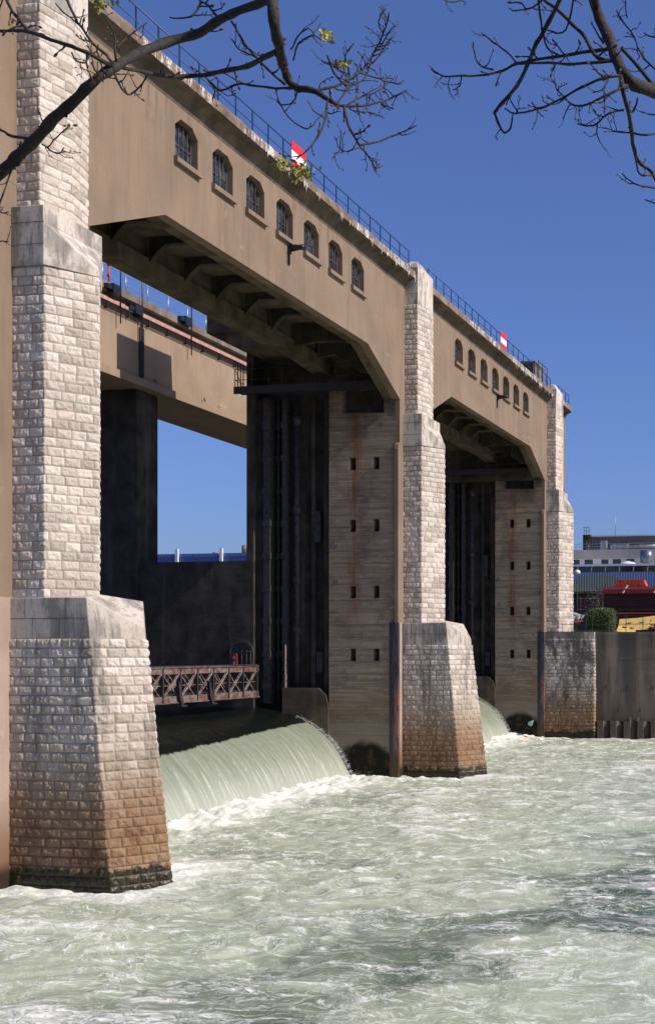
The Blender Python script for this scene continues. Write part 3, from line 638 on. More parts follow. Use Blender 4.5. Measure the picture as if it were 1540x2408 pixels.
# ------------------------------------------------------------ gallery spans
def span(k, label, y_end=None):
    yc = 46.95 + S * (k - 1); hs = 13.15; a, bb = yc - 15.2, yc + 15.2
    if y_end: bb = y_end
    T = thing('gallery_span', label, 'gallery', (0, yc, 21.5), 'gallery spans of the dam')
    out = [(a, 21.56), (yc - hs, 21.56), (yc - 8.9, 23.57), (yc + 8.9, 23.57), (yc + hs, 21.56), (bb, 21.56), (bb, 28.9), (a, 28.9)]
    holes = []; wy = [yc + 2.535 * j + .06 for j in (-3, -2, -1, 0, 1, 2, 3)]
    def wh(y, i=0.0): return [(y - .75 + i, 26.04 + i), (y + .75 - i, 26.04 + i), (y + .75 - i, 27.27), (y + .38, 27.6 - i), (y - .38, 27.6 - i), (y - .75 + i, 27.27)]
    for y in wy: holes.append(wh(y))
    build('front_wall', MB().holed(out, holes, 'x', -.45, 0), 'render', T)
    inner = [(yc - hs, 21.562), (yc - 8.9, 23.572), (yc + 8.9, 23.572), (yc + hs, 21.562), (yc + hs, 24.8), (yc - hs, 24.8)]
    build('front_girder', MB().ext(inner, 'x', -.95, -.45), 'soffit', T)
    mb = MB()
    for (p, q) in zip(inner[0:3], inner[1:4]): pass
    rg = [(yc - hs, 22.7), (yc - 10.5, 23.2), (yc + 10.2, 23.22), (yc + hs - .02, 22.95), (yc + hs, 28.9), (yc - hs, 28.9)]
    build('rear_girder', MB().ext(rg, 'x', -4.95, -4.25), 'soffit', T)
    build('girder_ledge', MB().ext([(yc - hs, 22.72), (yc - 10.5, 23.22), (yc + 10.2, 23.24), (yc + hs, 22.97), (yc + hs, 23.75), (yc + 10.2, 23.9), (yc - 10.5, 23.9), (yc - hs, 23.5)], 'x', -4.25, -4.05), 'soffit', T)
    build('gallery_floor', MB().box(-4.25, -.95, a, bb, 24.8, 25.0), 'soffit', T)
    for j, y in enumerate(np.arange(yc - 11.4, yc + 12, 2.53)):
        lean = .0 if j % 3 else .25
        if abs(y - yc) < 7.8: pr = [(-4.05, 24.8), (-.95, 24.8), (-.95, 24.45), (-3.3, 24.45), (-3.75, 24.1), (-4.05, 23.7)]
        else:
            zl = np.interp(abs(y - yc), [7, 8.9, 13.15], [23.9, 23.62, 21.9]); pr = [(-4.05, 24.8), (-.95, 24.8), (-.95, zl), (-1.6, zl + .1), (-3.0, 23.75), (-4.05, 23.6)]
        mb = MB().ext(pr, 'y', y - .14, y + .14)
        build('cross_rib', mb, 'dark', T)
    build('roof_slab', MB().box(-5.3, -.002, a, bb, 28.9, 29.02), 'conc', T)
    cov = [(0, 28.02)] + [(.60 - .58 * math.cos(t), 28.05 + .56 * math.sin(t)) for t in [j / 8 * math.pi / 2 for j in range(9)]] + [(.60, 28.66), (0, 28.66)]
    yA, yB = a, bb
    build('cornice', MB().ext([(0, 28.02), (.05, 28.22), (.14, 28.36), (.28, 28.47), (.46, 28.53), (.57, 28.62), (0, 28.62)], 'y', yA, yB), 'soffit', T)
    # coping with a broken lower edge and slightly uneven top
    ys_ = np.arange(yA, yB + .1, .12); zs_ = 8
    pr = np.array([(-.02, 29.03), (.30, 29.035), (.60, 29.02), (.625, 28.98), (.625, 28.85), (.625, 28.72), (.615, 28.625), (.30, 28.622)])
    X = np.zeros((len(ys_), len(pr))); Y = X.copy(); Z = X.copy()
    for i, y in enumerate(ys_): X[i] = pr[:, 0]; Y[i] = min(y, yB); Z[i] = pr[:, 1]
    nn = fbm(Y * 2.2, Z * 6 + X * 3, 4, 50 + k) - .5
    X[:, 2:7] += nn[:, 2:7] * .05; Z[:, 2:7] += nn[:, 2:7] * .035
    grid_obj('coping', X, Y, Z, 'fascia', T, smooth=False)
    rs = random.Random(k)
    mb = MB()
    for _ in range(26 if k else 0):
        y = rs.uniform(yc - 3, yc + 14); l = rs.uniform(.05, .35); mb.tube([(.628, y, 28.75), (.626, y, 28.63 - l * .5), (.61, y, 28.62 - l)], [.012, .014, .004], 5)
    build('lime_drip', mb, 'white', T, kind='stuff')
    rs2 = random.Random(k * 5)
    for _ in range(9 if k == 2 else 5):
        y0_ = yc + rs2.uniform(5, 9.5) if k == 2 else yc + rs2.uniform(-9, 12); z0_ = rs2.uniform(23.75, 24.2) if k == 2 else rs2.choice([23.62, 27.7, 23.7]); r_ = rs2.uniform(.05, .16)
        pts = [(y0_ + r_ * rs2.uniform(.4, 1.2) * math.cos(t), z0_ + r_ * rs2.uniform(.3, 1.1) * math.sin(t)) for t in [j * math.pi / 4 for j in range(8)]]
        build('render_chip', MB().add([(.004, p[0], p[1]) for p in pts] + [(.009, y0_, z0_)], [(j, (j + 1) % 8, 8) for j in range(8)]), 'render2' if k == 2 else 'conc', T)
    for j, y in enumerate(wy):
        f = build('window', MB().holed(wh(y), [wh(y, .06)], 'x', -.36, -.28), 'bar', T)
        build('window_pane', MB().ext(wh(y, .05), 'x', -.335, -.32), 'glass', f)
        mb = MB()
        for u in (-.42, -.14, .14, .42): mb.box(-.27, -.235, y + u - .016, y + u + .016, 26.05, 27.58 if abs(u) < .3 else 27.5)
        mb.box(-.28, -.25, y - .7, y + .7, 26.7, 26.725)
        build('window_bar', mb, 'bar', f)
        o = build('window_sill', MB().ext([(0, 25.80), (.17, 25.80), (.17, 25.98), (.15, 26.0), (0, 26.04)], 'y', y - .84, y + .84), 'render2' if False else 'render', f)
    return T
SP1 = span(1, 'near beige gallery span with seven barred windows, crossing between the first two piers')
SP2 = span(2, 'far beige gallery span with seven windows, between the middle and the farthest pier', y_end=97.3)
build('end_wall', MB().box(-5, -.45, 97.0, 97.3, 21.6, 28.9).box(-3.5, 0, 94.2, 96.9, 8.7, 21.56), 'render', SP2)
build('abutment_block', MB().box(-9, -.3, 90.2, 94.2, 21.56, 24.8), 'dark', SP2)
# stair head on the far roof
T = thing('roof_stair_head', 'small concrete box with its shaded side coloured dark on the roof near the farthest pier', 'roof hut', (-.9, 88.4, 29.03))
build('wall', MB().box(-1.6, -.2, 88.2, 91.0, 29.03, 30.80), 'conc', T)
build('roof', MB().box(-1.7, -.12, 88.1, 91.1, 30.80, 30.9), 'conc', T)
build('shaded_side_panel', MB().box(-1.5, -.32, 88.17, 88.2, 29.05, 30.7), 'steel_dark', T)  # dark panel stands in for the shade on the near side
mb = MB()
for y in (88.3, 89.5, 90.9): mb.tube([(.1, y, 29.03), (.1, y, 30.95)], .035, 6)
mb.tube([(.1, 88.3, 30.9), (.1, 90.9, 30.9)], .03, 6); build('frame', mb, 'steel_dark', T)

# ------------------------------------------------------------ railings on the roof
def railing(y0, y1, label, endcap=False):
    T = thing('roof_railing', label, 'railing', (.35, y0, 29.02), 'blue railings along the roof edge')
    n = int(round((y1 - y0) / 1.28)); st = (y1 - y0) / n
    for i in range(n + 1):
        y = y0 + i * st
        build('railing_post', MB().box(.33, .37, y - .03, y + .03, 28.95, 30.08), 'rail', T)
    mb = MB().tube([(.35, y0, 30.08), (.35, y1, 30.08)], .026, 8); build('top_rail', mb, 'rail', T)
    mb = MB().tube([(.35, y0, 29.55), (.35, y1, 29.55)], .018, 8); build('middle_rail', mb, 'rail', T)
    if endcap:
        mb = MB()
        for x in (-.9, -2.1, -3.4, -4.6): mb.box(x - .02, x + .02, y1 - .02, y1 + .02, 28.95, 30.08)
        for z in (30.08, 29.55): mb.tube([(.35, y1, z), (-4.7, y1, z)], .022, 6)
        build('end_rail', mb, 'rail', T)
railing(33.2, 60.55, 'dark blue railing on the near roof edge, carrying the nearer red and white board')
railing(63.5, 91.0, 'dark blue railing on the far roof edge, between the middle and farthest piers')
railing(93.6, 97.2, 'short end piece of blue railing beyond the farthest pier', True)
# red-white-red boards
for k, lab in ((0, 'larger, nearer red and white board on the roof railing above the near span'), (1, 'smaller, farther red and white board on the roof railing above the far span')):
    y = 46.8 + 30.45 * k; T = thing('navigation_board', lab, 'sign', (.45, y, 29.05), 'red and white boards on the railing')
    zs = (29.02, 29.44, 29.84, 30.27)
    mb = MB()
    mb.cur = 0; mb.box(.42, .45, y, y + 1.36, zs[0], zs[1]).box(.42, .45, y, y + 1.36, zs[2], zs[3]); mb.cur = 1; mb.box(.42, .45, y, y + 1.36, zs[1], zs[2])
    build('board_face', mb, ['red', 'white'], T)
    mb = MB().bar((.40, y + .2, 28.9), (.40, y + .2, 30.2), .05).bar((.40, y + 1.15, 28.9), (.40, y + 1.15, 30.2), .05).bar((.5, y + .1, 28.98), (.5, y + 1.5, 28.94), .05)
    build('board_bracket', mb, 'steel_dark', T)
# floodlights under the windows
for k, lab in ((0, 'black signal lamp on a bracket under the fourth window of the near span'), (1, 'black signal lamp on a bracket under the fourth window of the far span')):
    y = 47.35 + 30.4 * k; T = thing('signal_lamp', lab, 'lamp', (0, y, 25.6), 'signal lamps under the windows')
    build('bracket', MB().box(0, .10, y - .1, y + .1, 25.35, 25.7).box(.08, .3, y - .04, y + .04, 25.45, 25.55).box(.0, .06, y - .03, y + .04, 24.85, 25.36), 'steel_dark', T)
    build('lamp_body', MB().tube([(.2, y, 25.6), (.36, y - .03, 25.6), (.60, y - .05, 25.59), (.62, y - .05, 25.59)], [.12, .15, .11, .11], 14).box(.1, .26, y - .12, y + .12, 25.48, 25.74), 'black', T)
    build('lens_hood', MB().tube([(.62, y - .05, 25.59), (.80, y - .07, 25.58)], [.12, .135], 14), 'black', T)

# ------------------------------------------------------------ rear bridge
T = thing('rear_bridge', 'sunlit beige girder bridge crossing behind the near opening, resting on dark columns', 'bridge', (-18, 62, 22.8))
build('girder', MB().box(-20.5, -16.0, 25, 100, 23.34, 27.25), 'render3', T)
build('girder_ledge', MB().ext([(-20.6, 22.82), (-15.78, 22.82), (-15.78, 23.28), (-16.0, 23.36), (-20.6, 23.36)], 'y', 25, 100), 'render3', T)
build('deck_edge', MB().box(-20.9, -16.3, 25, 100, 27.25, 27.6).box(-16.6, -15.9, 25, 100, 27.6, 28.05), 'conc', T)
mb = MB()
for i, z in enumerate((26.58, 26.66, 26.74, 26.82)): mb.tube([(-15.85, 25, z), (-15.85, 100, z)], .022, 6)
build('cable', mb, 'steel_dark', T)
build('cable_cover', MB().box(-15.95, -15.75, 25, 100, 26.9, 27.08), 'pinkpipe', T)
mb = MB()
for y in np.arange(26, 99, 1.9): mb.box(-16.0, -15.76, y - .02, y + .02, 26.5, 26.9)
build('cable_bracket', mb, 'steel_dark', T, kind='stuff')
mb = MB().tube([(-15.9, 59.7, 23.4), (-15.9, 59.7, 26.6)], .05, 6).box(-15.98, -15.9, 59.5, 59.9, 23.4, 26.3); build('downpipe', mb, 'steel_dark', T)
T = thing('bridge_railing', 'thin galvanised tube railing on the bridge behind the near opening', 'railing', (-16.2, 57, 28.05))
for y in np.arange(50.4, 74, 2.05): build('railing_post', MB().tube([(-16.2, y, 28.0), (-16.2, y, 29.15)], .028, 6), 'galv', T)
for z in (28.5, 29.1): build('rail', MB().tube([(-16.2, 48, z), (-16.2, 75, z)], .02, 6), 'galv', T)
T = thing('red_pole', 'short red pole on the bridge railing beside the nearest pier', 'pole', (-16.1, 56.9, 28.05))
build('pole_shaft', MB().tube([(-16.1, 56.95, 28.05), (-16.1, 56.95, 29.2)], .05, 6), 'orange', T)
build('pole_clamp', MB().box(-16.18, -16.02, 56.87, 57.03, 28.45, 28.55).box(-16.18, -16.02, 56.87, 57.03, 29.05, 29.14), 'orange', T)
for i, (y, zl, lab) in enumerate(((57.43, 27.75, 'thin black mast with a floodlight box, leftmost of three, nearest the first pier'), (59.41, 27.15, 'thin black mast with a floodlight box, middle of three, above the downpipe'), (64.39, 27.95, 'thin black mast with a floodlight box, rightmost of three, beside the hoist room'))):
    T = thing('lamp_mast', lab, 'mast', (-15.7, y, 26), 'black masts on the rear bridge')
    build('mast_pole', MB().tube([(-15.7, y, 25.9 if i != 1 else 24), (-15.7, y, 31.5)], .035, 6), 'black', T)
    build('floodlight', MB().box(-16.0, -15.6, y - .75, y - .05, zl - .28, zl + .22).box(-15.95, -15.65, y - 1.2, y - .7, zl - .16, zl + .1), 'black', T)
# pigeons on the ledge
n_ = plain('pigeon_grey', (0.09, 0.09, 0.10), 0.7)
for u, lab, m in ((66.1, 'dark pigeon on the bridge ledge, left of the pale one', n_), (68.0, 'pale pigeon on the bridge ledge, farthest right', plain('pigeon_white', (.6, .6, .6), .7)), (60.9, 'dark pigeon on the shaded part of the bridge ledge', n_)):
    mb = MB().tube([(-15.88, u + .2, 23.40), (-15.87, u + .1, 23.43), (-15.86, u, 23.46), (-15.85, u - .07, 23.49), (-15.84, u - .1, 23.56), (-15.84, u - .13, 23.57), (-15.84, u - .17, 23.56)], [.008, .03, .055, .045, .026, .026, .006], 8)
    mb.tube([(-15.88, u - .02, 23.36), (-15.88, u - .02, 23.52)], .01, 4).tube([(-15.84, u + .02, 23.36), (-15.84, u + .02, 23.52)], .01, 4)
    tag(build('pigeon', mb, m), lab, 'bird')

# ------------------------------------------------------------ truss footbridge
def truss(k):
    y0, y1 = 34.0 + S * k, 58.7 + S * k
    T = thing('truss_footbridge', 'rusty red steel truss footbridge just above the weir crest in the near opening' if k == 0 else 'rusty red steel truss footbridge in the far opening, mostly hidden by the middle pier foot', 'footbridge', (-8.5, (y0 + y1) / 2, 4.6), 'truss footbridges over the weir')
    for x in (-8.0, -9.7):
        build('top_chord', MB().box(x - .1, x + .1, y0, y1, 6.08, 6.38).box(x - .16, x + .16, y0, y1, 6.38, 6.41), 'truss', T)
        build('bottom_chord', MB().box(x - .1, x + .1, y0, y1, 4.66, 4.98).box(x - .17, x + .17, y0, y1, 4.62, 4.66), 'truss', T)
        ys = list(np.arange(y1 - .15, y0, -1.47))
        for j, y in enumerate(ys):
            build('truss_post', MB().box(x - .11, x + .13, y - .05, y + .05, 4.66, 6.38), 'steel_dark', T)
            if j + 1 < len(ys):
                z = ys[j + 1]
                build('brace', MB().bar((x + .06, z + .1, 4.95), (x + .06, y - .1, 6.1), .05, .12, up=(1, 0, 0)), 'trusslat', T)
                build('brace', MB().bar((x - .02, z + .1, 6.1), (x - .02, y - .1, 4.95), .04, .06, up=(1, 0, 0)), 'trusslat', T)
        mb = MB().tube([(x, y0, 5.5), (x, y1, 5.5)], .02, 6)
        for j in range(len(ys) * 6):
            pass
        build('middle_rail', mb, 'trusslat', T)
    build('deck', MB().box(-9.6, -8.1, y0, y1, 4.98, 5.04), 'steel_dark', T)
    build('hand_rail', MB().box(-8.08, -7.92, y0, y1, 6.44, 6.49), 'steel_dark', T)
    for y in (51.07 + S * k, 53.78 + S * k):
        mb = MB().ext([(y - .02, 4.5), (y + .16, 4.5), (y + .06, 4.9), (y - .25, 5.7), (y - .3, 5.7), (y - .22, 4.95)], 'x', -7.88, -7.72).box(-7.9, -7.5, y - .35, y + .1, 4.46, 4.52)
        build('hook_arm', mb, 'steel_dark', T)
truss(0); truss(1)
# niche and rescue box in the rear wall of the middle pier
T = thing('wall_niche', 'dark arched niche low in the rear wall behind the right end of the truss footbridge', 'niche', (-9.9, 60.1, 5.0))
arc = [(-10.45, 5.0), (-9.1 - .0, 5.0)] + [(-9.775 + .675 * math.cos(t), 7.05 + .675 * math.sin(t)) for t in [j / 10 * math.pi for j in range(11)]]
build('arch_rim', MB().holed([(-9.775 + (p[0] + 9.775) * 1.14, 5.0 + (p[1] - 5.0) * 1.06) for p in arc], [[(p[0], p[1] if p[1] > 5 else 5.004) for p in arc]], 'y', 60.05, 60.1), 'dark', T)
build('arch_back', MB().ext(arc, 'y', 60.085, 60.1), 'black', T)
mb = MB()
for x in (-9.7, -9.4, -9.15): mb.tube([(x, 60.02, 5.2), (x, 60.02, 7.3)], .018, 5)
for z in (6.0, 7.2): mb.tube([(-9.9, 60.02, z), (-9.1, 60.02, z)], .018, 5)
build('grille', mb, 'steel_guide', T)
T = thing('lifebuoy_box', 'red rescue box with a white emblem in the arched niche', 'rescue box', (-10.2, 59.95, 6.4))
prof = [(-10.36, 6.2), (-9.99, 6.2), (-9.96, 6.3), (-9.96, 7.02), (-10.03, 7.1), (-10.32, 7.1), (-10.39, 7.02), (-10.39, 6.3)]
build('box_body', MB().ext(prof, 'y', 59.86, 60.04), plain('wine_red_box', (.16, .012, .015), .6), T)
mb = MB().ext([(-10.10 + .055 * math.cos(t), 6.5 + .17 * math.sin(t)) for t in [j * math.pi / 8 for j in range(16)]], 'y', 59.85, 59.86)
mb.ext([(-10.19, 6.78), (-10.01, 6.78), (-10.06, 6.9), (-10.10, 6.98), (-10.14, 6.9)], 'y', 59.85, 59.86); build('emblem', mb, 'galv', T)

# ------------------------------------------------------------ far bank wall
T = thing('bank_wall', 'long concrete quay wall closing the right side, stained dark, with sheet piles at its foot', 'wall', (12, 91, 0))
build('wall_panel', MB().box(4.25, 300, 91.05, 91.6, 1.45, 8.80).box(4.2, 300, 90.98, 91.62, 8.62, 8.84), 'quay', T)
mb = MB(); x = 4.3
while x < 30: mb.ext([(x, 91.0), (x + .12, 90.72), (x + .62, 90.72), (x + .74, 91.0), (x + 1.0, 91.2), (x + 1.1, 91.3), (x, 91.3)], 'z', -1, 1.45 + .0); x += 1.14
build('sheet_piling', mb, rusty('rusty_sheet_piling', (0.075, 0.06, 0.05), (0.13, 0.09, 0.065), .5, .1), T)
for (x, h) in ((7.05, .35), (7.75, .35)): build('pile_stub', MB().box(x, x + .16, 90.85, 91.04, 1.3, 1.45 + h).box(x + .04, x + .12, 90.8, 90.86, 1.3, 1.45 + h - .05), 'quay', T)
mb = MB()
for (x, z) in ((5.05, 4.1), (6.9, 4.1), (6.05, 2.2), (7.95, 2.2), (9.9, 2.2), (9.0, 4.1)): mb.box(x, x + .06, 91.03, 91.06, z, z + .28)
build('weep_slot', mb, 'black', T)
mb = MB(); rs = random.Random(3)
for (x0, x1, z) in ((6.3, 9.6, 6.65), (5.2, 5.6, 4.0), (6.0, 7.6, 4.05), (8.2, 11, 5.9)):
    x = x0
    while x < x1: mb.box(x, min(x1, x + .25), 91.036, 91.052, z + rs.uniform(-.02, .02), z + .02 + rs.uniform(0, .02)); x += .25
build('crack_line', mb, 'conc', T)
T = thing('stone_bank_wall', 'rock-faced stone wall with black stains below the farthest buttress', 'wall', (2, 91, 0))
def ow(z): return [(-.1, 90.55), (4.2, 90.55), (4.2, 91.3)]
masonry('stone_facing', ow, -.4, 8.3, T, .05, .29, .47, .06, 77)
o = build('wall_cap', MB().box(-.1, 4.22, 90.53, 91.5, 8.3, 8.84), 'cap', T); add_blk(o, .3)

# ------------------------------------------------------------ debris at the far weir foot
for (x, y, z, m, lab, sz) in ((-2.2, 88.5, .18, plain('blue_plastic', (.03, .12, .6), .4), 'bright blue plastic scrap floating in the foam at the far weir foot', .16), (-1.1, 88.7, .15, 'orange', 'orange scrap bobbing in the foam beside the far abutment', .18), (.2, 89, .12, plain('cream_plastic', (.6, .45, .3), .5), 'cream scrap floating just before the farthest pier', .15)):
    mb = MB().tube([(x - sz, y, z), (x - sz * .6, y, z + .04), (x + sz * .5, y + .05, z + .05), (x + sz, y + .08, z + .02)], [sz * .3, sz * .6, sz * .55, sz * .15], 8)
    tag(build('floating_scrap', mb, m), lab, 'litter')
T = thing('plastic_canister', 'teal and cream canister caught against the algae above the foam, far weir', 'canister', (-1.0, 90.0, 1.2))
build('canister_body', MB().ext([(-1.25, 1.15), (-.98, 1.02), (-.85, 1.28), (-.98, 1.42), (-1.15, 1.4)], 'y', 89.75, 90.0), plain('teal_plastic', (.2, .5, .5), .4), T)
build('canister_spout', MB().ext([(-.98, 1.42), (-.85, 1.28), (-.78, 1.55)], 'y', 89.8, 89.9), plain('cream_spout', (.6, .6, .35), .5), T)

# ------------------------------------------------------------ yard on the far bank
T = thing('green_fence', 'thin green wire fence along the top of the bank wall', 'fence', (5, 91.3, 8.84))
for x in np.arange(-.4 + .0, 12, 1.43): build('fence_post', MB().box(x - .025, x + .025, 91.28, 91.33, 8.84, 10.2), plain('green_paint', (0.015, 0.09, 0.05), .5) if x < 0 else bpy.data.materials['green_paint'], T)
for z in (9.45, 9.5, 10.17): build('fence_rail', MB().box(-.5, 12, 91.29, 91.32, z, z + .022), bpy.data.materials['green_paint'], T)
def leafmat(name, a, b):
    n = NT(name); f = n.noise(2.2, 4); g = n.noise(14, 2)
    return n.P(col=n.mix(n.rng(n.math('ADD', n.math('MULTIPLY', f, .6), n.math('MULTIPLY', g, .4)), .35, .65), a, b), rough=.6)
def foliage(mb, c, rad, n, size, rs, power=3.0):
    for _ in range(n):
        while True:
            p = Vector([rs.uniform(-1, 1) for _ in range(3)])
            d = (abs(p.x) ** power + abs(p.y) ** power + abs(p.z) ** power)
            if .35 < d < 1: break
        q = Vector((c[0] + p.x * rad[0], c[1] + p.y * rad[1], c[2] + p.z * rad[2])); s = size * rs.uniform(.5, 1.4)
        a = Vector([rs.gauss(0, 1) for _ in range(3)]).normalized(); b = a.cross(Vector([rs.gauss(0, 1) for _ in range(3)])).normalized()
        mb.add([q - a * s, q + b * s * .55, q + a * s, q - b * s * .55], [(0, 1, 2, 3)])
rs = random.Random(9); mb = MB(); foliage(mb, (3.75, 96, 9.95), (1.25, .9, 1.1), 9000, .055, rs, 4)
T = thing('hedge', 'clipped dense green hedge block behind the fence', 'hedge', (3.75, 96, 8.8))
build('leaves', mb, leafmat('hedge_leaves', (0.030, 0.060, 0.008), (0.14, 0.19, 0.025)), T, fix=False)
mb = MB().tube([(3.75, 96, 8.7), (3.7, 96, 9.9)], .12, 8)
build('stem', mb, 'soil', T)
o = MB(); o.smooth = True
# dark twiggy core of the hedge
seg = 12; vs = [(3.75 + 1.12 * math.copysign(abs(math.cos(t)) ** .5, math.cos(t)) * rr_, 96 + .75 * math.copysign(abs(math.sin(t)) ** .5, math.sin(t)) * rr_, z) for z, rr_ in ((8.75, .95), (9.2, 1), (10.5, 1), (10.85, .8)) for t in [2 * math.pi * j / seg for j in range(seg)]]
o.add(vs, [(r_ * seg + j, r_ * seg + (j + 1) % seg, (r_ + 1) * seg + (j + 1) % seg, (r_ + 1) * seg + j) for r_ in range(3) for j in range(seg)] + [tuple(3 * seg + j for j in range(seg))])
build('twig_core', o, 'soil', T)
# grass strip
mb = MB(); rs = random.Random(2)
for _ in range(2600):
    x, y = rs.uniform(.3, 5), rs.uniform(92, 95); h = rs.uniform(.12, .42)
    mb.add([(x - .02, y, 8.7), (x + .02, y, 8.7), (x + rs.uniform(-.1, .1), y + rs.uniform(-.1, .1), 8.7 + h)], [(0, 1, 2)])
build('grass', mb, leafmat('grass_blades', (0.04, 0.08, 0.015), (0.12, 0.17, 0.03)), fix=False, label='rough green grass beside the hedge on the bank', cat='grass', kind='stuff')
# bare reddish shrub
def shrub(name, label, c, r, n, mats, seed):
    rs = random.Random(seed); mb = MB(); T = thing(name, label, 'shrub', (c[0], c[1], 8.7))
    for _ in range(60):
        t = rs.uniform(0, 2 * math.pi); e = Vector((c[0] + r[0] * math.cos(t) * rs.uniform(.3, 1), c[1] + r[1] * math.sin(t), 8.7 + (c[2] + r[2] - 8.7) * rs.uniform(.55, 1)))
        m = Vector((c[0] + (e.x - c[0]) * .4, c[1], (8.7 + e.z) / 2)); mb.tube([(c[0], c[1], 8.7), m, e], [.04, .02, .006], 4)
    build('branches', mb, 'soil', T)
    mb = MB(); foliage(mb, c, r, n, .06, rs, 2); build('leaves', mb, mats, T, fix=False)
shrub('bare_shrub', 'reddish brown budding shrub between the farthest pier and the stacked boards', (2.0, 104, 11.7), (2.0, 1.4, 1.9), 2300, leafmat('russet_buds', (0.035, 0.02, 0.015), (0.11, 0.06, 0.05)), 5)
shrub('green_shrub', 'low green bush below the russet shrub, behind the grey pipes', (2.4, 101, 10.4), (1.8, .9, .8), 1800, leafmat('dark_green_leaves', (0.03, 0.05, 0.01), (0.10, 0.15, 0.025)), 6)
# red post and tube barrier
mr0 = plain('dull_red_post', (.30, .03, .02), .6)
T = thing('tube_barrier', 'grey tube barrier on red posts in front of the russet shrub', 'barrier', (1.5, 99.5, 8.7))
for x in (.85, 2.75): build('barrier_post', MB().box(x - .05, x + .05, 99.4, 99.5, 8.7, 12.2), mr0, T)
for z in (11.05, 12.05): build('barrier_rail', MB().tube([(.5, 99.38, z), (3.6, 99.38, z)], .035, 6), 'galv', T)
# grey pipes
T = thing('pipe_pile', 'grey concrete drain pipes lying in a heap left of the hedge', 'pipes', (1.5, 97, 9.3))
mp = plain('grey_pipe', (0.20, 0.21, 0.23), .6)
for p, q, r in (((-.4, 96, 10.95), (2.1, 95.6, 10.1), .26), ((-.4, 95.4, 10.4), (1.9, 94.9, 9.95), .28), ((-.4, 96.3, 10.3), (1.6, 96.2, 10.0), .3)):
    mb = MB(); P_, Q_ = Vector(p), Vector(q); mb.tube([P_, Q_], r, 16); pi_ = build('pipe', mb, mp, T)
    d = (Q_ - P_).normalized(); build('pipe_collar', MB().tube([Q_ - d * .25, Q_ + d * .02], r * 1.15, 16), mp, pi_); build('pipe_mouth', MB().tube([Q_ + d * .021, Q_ + d * .03], r * .85, 16), 'black', pi_)
tag(build('red_plank', MB().bar((.2, 93.4, 9.55), (2.5, 93.6, 9.85), .12, .14), 'orange'), 'thin red plank lying across the grass left of the hedge', 'plank')
# stacked dark red boards
T = thing('board_stack', 'large stack of dark red sheeting tied with pale straps on the far bank', 'board stack', (8, 98, 10))
mr = rusty('oxblood_sheeting', (0.115, 0.008, 0.014), (0.085, 0.006, 0.010), .5, 0)
mrd = plain('oxblood_edges', (0.035, 0.006, 0.008), .7)
for i in range(7): build('sheet_bundle', MB().box(3.5 + .02 * (i % 3), 16, 97.2 - .03 * (i % 2), 100, 11.0 + i * .24, 11.0 + i * .24 + .22), mrd, T)
build('top_sheet', MB().ext([(97.0, 12.35), (97.05, 12.72), (97.5, 13.0), (100, 13.05), (100, 12.68)], 'x', 3.45, 16), mr, T)
for x in (5.3, 9.0 - .9): build('strap', MB().bar((x, 96.93, 12.38), (x + .35, 97.42, 13.10), .16, .08), plain('pale_timber_' + str(int(x)), (.55, .36, .24), .7), T)
build('bearer', MB().box(3.1, 16, 96.7, 97.2, 10.75, 10.9).box(3.0, 16, 96.5, 96.9, 10.05, 10.2).box(3.2, 3.4, 96.6, 96.8, 8.7, 10.8).box(6, 6.2, 96.6, 96.8, 8.7, 10.8).box(9, 9.2, 96.6, 96.8, 8.7, 10.8), mrd, T)
T = thing('orange_trough', 'orange trough lying on top of the dark red board stack', 'trough', (5.9, 98, 13.05))
build('trough_shell', MB().ext([(4.3, 13.06), (7.2, 13.06), (7.0, 13.6), (4.5, 13.6)], 'y', 98, 99), 'orange', T)
build('trough_rim', MB().box(4.45, 7.05, 97.95, 98.0, 13.56, 13.63).box(6.65, 6.75, 97.96, 98.0, 13.06, 13.56), 'orange', T)
tag(build('red_tarpaulin', MB().add([(4.8, 96, 10.5), (16, 96, 10.6), (16, 97.6, 10.85), (4.4, 97.6, 10.85), (4.8, 96.1, 10.3), (16, 96.1, 10.1)], [(0, 1, 2, 3), (4, 5, 1, 0)]), mr), 'crumpled wine-red sheet under the board stack', 'tarpaulin')
my = plain('yellow_insulation_board', (0.62, 0.43, 0.13), .6, 0, .1)
for i, (x, y, z, dx, dz, a, lab) in enumerate(((6.9, 93.8, 9.55, 2.6, 1.05, .05, 'yellow insulation board leaning nearest the hedge'), (8.6, 94.3, 9.8, 2.8, 1.0, .12, 'yellow insulation board leaning farthest to the right'), (6.4, 93.4, 9.15, 1.6, .6, -.1, 'short yellow board lying low at the foot of the leaning ones'))):
    T = thing('insulation_board', lab, 'board', (x, y, 8.8), 'yellow boards leaning behind the fence')
    ca, sa = math.cos(a), math.sin(a)
    c = [(x + u * dx / 2 * ca - v * dz / 2 * sa * .8, y + v * .5, z + u * dx / 2 * sa + v * dz / 2 * ca) for u, v in ((-1, -1), (1, -1), (1, 1), (-1, 1))]
    build('board_sheet', MB().add(c + [(p[0], p[1] + .1, p[2] - .02) for p in c], [(0, 1, 2, 3), (7, 6, 5, 4), (0, 4, 5, 1), (1, 5, 6, 2), (2, 6, 7, 3), (3, 7, 4, 0)]), my, T)
    mb = MB()
    for u in (-.5, .35):
        for j in range(5):
            uu, vv = u + j * .07, .1
            px_, pz_ = x + uu * dx / 2 * ca - vv * dz / 2 * sa, z + uu * dx / 2 * sa + vv * dz / 2 * ca
            mb.box(px_, px_ + .07, y - .0 + vv * .5 - .03, y + vv * .5 - .02, pz_, pz_ + (.09 if j % 2 else .13))
    build('printed_marks', mb, bpy.data.materials['green_paint'], T)
